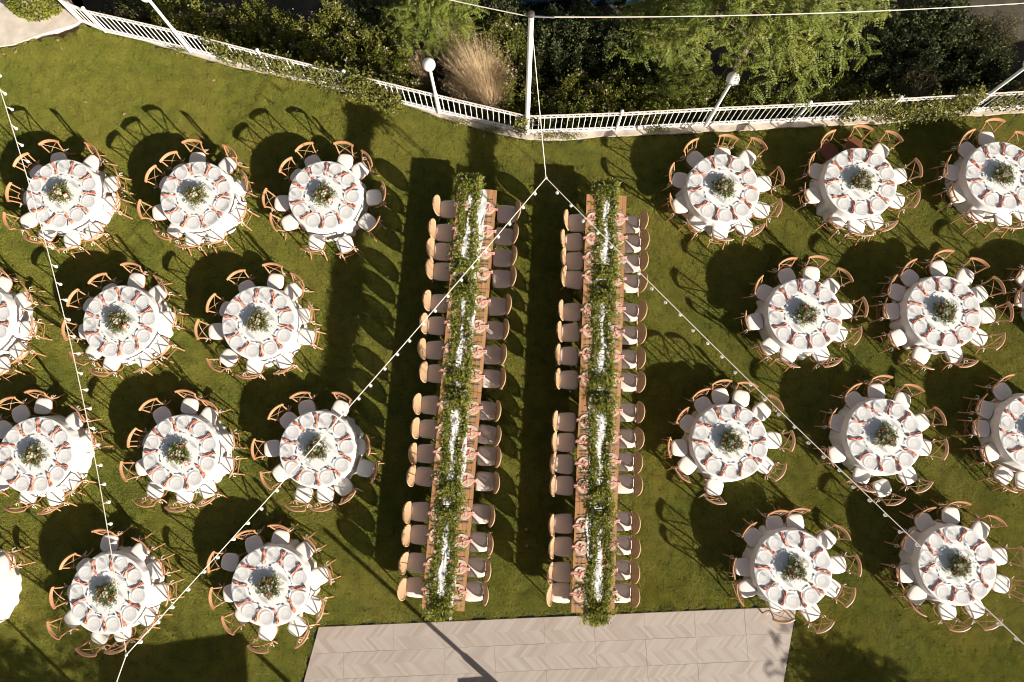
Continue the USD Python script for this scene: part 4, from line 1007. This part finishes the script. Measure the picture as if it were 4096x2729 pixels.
def garland(seed, L):
    """Greenery on a rectangular frame: two strips along the table, full bunches at both ends."""
    r = np.random.default_rng(seed); lv = MB(); P = []
    n = 3400
    for s in (-1, 1):
        y = r.uniform(-L / 2, L / 2, n); wob = 0.035 * np.sin(3.1 * y + s + seed) + 0.02 * np.sin(8 * y + seed)
        bulk = 0.7 + 0.6 * meshkit.fbm(np.c_[y * 2.5, 0 * y + seed, 0 * y + s], 3, seed)
        P.append(np.c_[s * 0.165 + wob + r.normal(0, 0.050, n) * bulk, y, 1.0 + r.normal(0, 0.05, n) * bulk - 0.02])
    for s in (-1, 1):
        m = 1700
        P.append(np.c_[r.normal(0, 0.11, m), s * (L / 2 - 0.12 - abs(r.normal(0, 0.13, m))), 1.0 + r.normal(0, 0.06, m)])
        m = 420; k = r.integers(0, 7, m); bx = r.uniform(-0.28, 0.28, 7)[k]; u = r.uniform(0, 1, m)
        P.append(np.c_[bx + r.normal(0, 0.03, m), s * (L / 2 + 0.02) + r.normal(0, 0.04, m) * (0.6 + u), 1.0 - u * r.uniform(0.15, 0.55, 7)[k]])
    for k in range(12):
        m = 26; y = r.uniform(-L / 2, L / 2); s = r.choice([-1, 1]); u = np.linspace(0, 1, m)
        P.append(np.c_[s * (0.24 + 0.20 * u) + r.normal(0, 0.012, m), y + 0.2 * u * r.normal() + r.normal(0, 0.012, m), 1.0 - 0.12 * u ** 2])
    P = np.vstack(P); n = len(P)
    D = r.normal(0, 0.8, (n, 3)) + [0, 0, 0.1]
    lv.leaves(P, D, r.normal(0, 0.7, (n, 3)) + [SD[0] * 0.6, SD[1] * 0.6, 0.8], r.uniform(0.055, 0.10, n), r.uniform(0.021, 0.033, n))
    p = proto(f'garland_frame_{seed}')
    for sx in (-1, 1):
        for sy in (-1, 1):
            part('frame_post', MB().tube([(sx * 0.2, sy * (L / 2 - 0.04), 0), (sx * 0.2, sy * (L / 2 - 0.04), 1.0)], 0.009, 6), 'iron', p)
        part('frame_rail', MB().tube([(sx * 0.2, -L / 2 + 0.04, 1.0), (sx * 0.2, L / 2 - 0.04, 1.0)], 0.009, 6), 'iron', p)
        part('frame_rail', MB().tube([(-0.2, sx * (L / 2 - 0.04), 1.0), (0.2, sx * (L / 2 - 0.04), 1.0)], 0.009, 6), 'iron', p)
    part('greenery', lv, 'ruscus', p, kind='stuff')
    for k in range(26):
        s = r.choice([-1, 1]); y = r.uniform(-L / 2, L / 2)
        part('flower', rose(MB(), np.array([s * 0.2 + r.normal(0, 0.05), y, 1.06]), r.uniform(0.026, 0.042), r), ['petal_w', 'petal_p', 'petal_w'][k % 3], p)
    return p


GL = [garland(700 + k, 2.42) for k in range(4)]
gi = 0
for name, cor in LT.items():
    tl, tr, bl, br = [at(*c, 0.75) for c in cor]
    top, bot = (tl + tr) / 2, (bl + br) / 2
    ax = (bot - top)[:2]; L = np.linalg.norm(ax); ax /= L; sd = np.array([-ax[1], ax[0]])      # sd points right in the picture
    if sd[0] < 0:
        sd = -sd
    wid = (np.linalg.norm(tr - tl) + np.linalg.norm(br - bl)) / 2
    rz = math.atan2(-ax[0], ax[1]) + PI   # local -y runs from the fence towards the pavement
    R2 = lambda s, t, z=0.0: (*(top[:2] + ax * t + sd * s), z)
    q = L / 4
    for k in range(4):
        t = thing('wooden_table', R2(0, (k + 0.5) * q), rz, f'plank topped wooden table, {ORD[k + 1]} from the fence in the {name} long row', 'table')
        nb = 10; bw = wid / nb
        for j in range(nb):
            part('plank', MB().box((-wid / 2 + (j + 0.5) * bw, 0, 0.7375), (bw - 0.006, q - 0.012, 0.025 + 0.0012 * ((j * 3 + k) % 3))), 'plank' if (j * 5 + k * 3) % 4 else 'plank2', t)
        part('apron', MB().box((0, q / 2 - 0.1, 0.68), (wid - 0.1, 0.03, 0.085)).box((0, -q / 2 + 0.1, 0.68), (wid - 0.1, 0.03, 0.085)).box((wid / 2 - 0.06, 0, 0.68), (0.03, q - 0.24, 0.085)).box((-wid / 2 + 0.06, 0, 0.68), (0.03, q - 0.24, 0.085)), 'plank', t)
        for sx in (-1, 1):
            for sy in (-1, 1):
                part('leg', MB().box((sx * (wid / 2 - 0.12), sy * (q / 2 - 0.17), 0.36), (0.07, 0.07, 0.72)), 'plank', t)
        sh = {'left': (-0.10, -0.03, 0.0, 0.0), 'right': (-0.10, -0.11, -0.06, 0.0)}[name][k]
        thing('garland_frame', R2(sh, (k + 0.5) * q, 0.7515), rz + (PI if k % 2 else 0), f'raised leafy garland on metal frame, {ORD[k + 1]} from the fence, {name} long row', 'garland', 'raised garlands along the long tables', GL[gi % 4]); gi += 1
        for m in range(5):
            g_ = r_.uniform(-0.1, 0.1)
            thing('votive_holder', R2(g_ + sh, (k + 0.1 + 0.2 * m) * q, 0.757), 0, f'white candle cup on the runner, {ORD[k * 5 + m + 1] if k * 5 + m < 16 else str(k * 5 + m + 1) + "th"} from the fence, {name} long row', 'candle holder', None, p_vot)
    # bunched gauze runner
    u = np.linspace(0.02, L - 0.02, 220); v = np.linspace(-1, 1, 21); U, V = np.meshgrid(u, v, indexing='ij')
    hw = 0.20 + 0.03 * np.sin(1.3 * U) + 0.02 * np.sin(4.7 * U + 1) + 0.012 * np.sin(11 * U)
    s = V * hw + 0.035 * np.sin(2.1 * U + 0.5) + 0.012 * np.sin(9 * U + 4 * V)
    z = 0.758 + 0.008 * np.sin(13 * V + 2.2 * np.sin(1.7 * U)) * (0.55 + 0.45 * np.sin(5.9 * U + 3 * V)) + 0.006 * np.sin(17 * U + 5 * V + 2 * np.sin(3 * U)) + 0.015
    G = np.stack([top[0] + ax[0] * U + sd[0] * s, top[1] + ax[1] * U + sd[1] * s, z], -1)
    part('table_runner', MB().grid(G), 'cloth', smooth=True, label=f'white gauze runner bunched along the middle of the {name} long row', cat='table runner')
    for sg in (-1, 1):
        col = SEATS[(name, sg)]
        side = 'left' if sg < 0 else 'right'
        for k, (px, py) in enumerate(col):
            P = at(px, py, 0.51)
            t_ = (P[:2] - top[:2]) @ ax; s_ = (P[:2] - top[:2]) @ sd
            s_ = sg * max(abs(s_), wid / 2 + 0.10)
            ang = math.atan2(-(-sg * sd[0]), -sg * sd[1]) + r_.normal(0, 0.05)
            lab = f'{ORD[k + 1]} from the fence, {side} side of the {name} long row'
            p = R2(s_, t_)
            thing('cane_back_chair', p, ang, f'oval cane back chair, {lab}', 'chair', 'cane back chairs along the long tables', CANE)
            e = R2(sg * (wid / 2 - 0.185), t_ - 0.03, 0.754)
            thing('beaded_plate', e, r_.uniform(0, 6), f'beaded clear plate, {lab}', 'plate', 'beaded plates on the long tables', p_bead)
            thing('pink_napkin', (e[0], e[1], 0.762), ang + r_.normal(0, 0.1), f'pink napkin folded on plate, {lab}', 'napkin', 'pink napkins on the long tables', p_pink)
            for off, kd in ((0.215, 'knife'), (0.24, 'spoon'), (-0.215, 'fork')):
                c_ = R2(sg * (wid / 2 - 0.17), t_ - 0.03 + off, 0.756)
                thing('dinner_' + kd, c_, ang + r_.normal(0, 0.05), f'silver {kd}, {lab}', kd, f'silver {kd}s on the long tables', TOOL[kd])

# ------------------------------------------------------------------ things beside the picture that shade it
def back_from(px, py, z):
    """The point at height z whose shadow falls on the ground at the pixel."""
    g = at(px, py, 0)
    return np.array([g[0] - SHX * z, g[1] - SHY * z, z])


def tall_light_pole(px, py, gx, gy, name, label, r0, r1):
    tip = back_from(px, py, 1.0); d = np.array([SHX, SHY]); g0 = at(gx, gy, 0)[:2]; tip0 = at(px, py, 0)[:2]
    h = np.linalg.norm(g0 - tip0) / np.linalg.norm(d)
    b = tip0 - d * h
    t = thing(name, (b[0], b[1], 0), 0, label, 'pole')
    part('lower_pole', MB().tube([(0, 0, 0), (0, 0, h * 0.42)], r0, 12), 'greypaint', t, smooth=40)
    part('upper_pole', MB().tube([(0, 0, h * 0.42), (0, 0, h)], r1, 12), 'greypaint', t, smooth=40)


tall_light_pole(1290, 2110, 2290, 2985, 'light_pole', 'tall grey pole standing on the pavement below the picture', 0.075, 0.05)
tall_light_pole(-60, 2390, 560, 2930, 'string_pole', 'slim grey pole of the light strings beyond the lower left edge', 0.045, 0.035)
c0, c1 = back_from(385, 2600, 2.6), back_from(955, 2522, 2.6)
dv = (c1 - c0)[:2]; Lc = np.linalg.norm(dv); dv /= Lc; nv = np.array([dv[1], -dv[0]])
cc = (c0 + c1)[:2] / 2 + nv * 1.6
t = thing('garden_canopy', (cc[0], cc[1], 0), math.atan2(dv[1], dv[0]), 'flat pale garden canopy standing below the lower left of the picture', 'canopy')
part('roof', MB().box((0, 0, 2.56), (Lc, 3.2, 0.08)), 'canopy', t)
for sx in (-1, 1):
    for sy in (-1, 1):
        part('post', MB().box((sx * (Lc / 2 - 0.06), sy * 1.54, 1.26), (0.08, 0.08, 2.52)), 'greypaint', t)
c0 = back_from(1890, 2702, 1.0)
t = thing('speaker_cabinet', (c0[0], c0[1] - 0.3, 0), 0.05, 'grey loudspeaker cabinet on the pavement below the picture', 'loudspeaker')
part('cabinet', MB().box((0, 0, 0.5), (0.75, 0.6, 1.0)), 'greypaint', t)
part('grille', MB().box((0, 0.305, 0.5), (0.66, 0.012, 0.9)), 'iron', t)
p = back_from(3470, 2790, 3.4); tree(91, (p[0], p[1], 0), 3.9, 0.9, 30, 7, 'leafy tree on the lawn below the lower right edge')
p = back_from(3330, 2690, 2.6); tree(93, (p[0], p[1], 0), 3.0, 0.5, 26, 9, 'slender leafy tree on the lawn below the lower right edge')
p = back_from(20, 2700, 3.4); tree(95, (p[0], p[1], 0), 3.9, 0.75, 26, 7, 'leafy tree on the lawn below the lower left corner')
p = back_from(330, 2500, 5.2); tree(97, (p[0], p[1], 0), 5.6, 1.5, 34, 4, 'tall sparse tree on the lawn below the lower left tables', flat=0.7)
# fallen petals
r = np.random.default_rng(800)
for k, (px, py) in enumerate([(15, 218), (62, 207), (105, 172), (232, 160), (245, 195), (342, 408), (498, 456), (1187, 442), (855, 322), (1935, 547), (2248, 1065), (2108, 2115), (2110, 2185), (1550, 1110)]):
    p = at(px, py, 0.045); mb = MB(); m = 3; a = r.uniform(0, 6, m)
    mb.leaves(np.tile([0, 0, 0], (m, 1)), np.c_[np.cos(a), np.sin(a), 0.1 + 0 * a], np.tile([0, 0, 1.0], (m, 1)), 0.05, 0.04)
    t = thing('fallen_petal', p, 0, f'tiny pale petal lying on the grass, {ORD[k + 1] if k < 16 else k} of the scattered few', 'petal', 'petals on the grass'); part('petal', mb, 'petal_p', t)
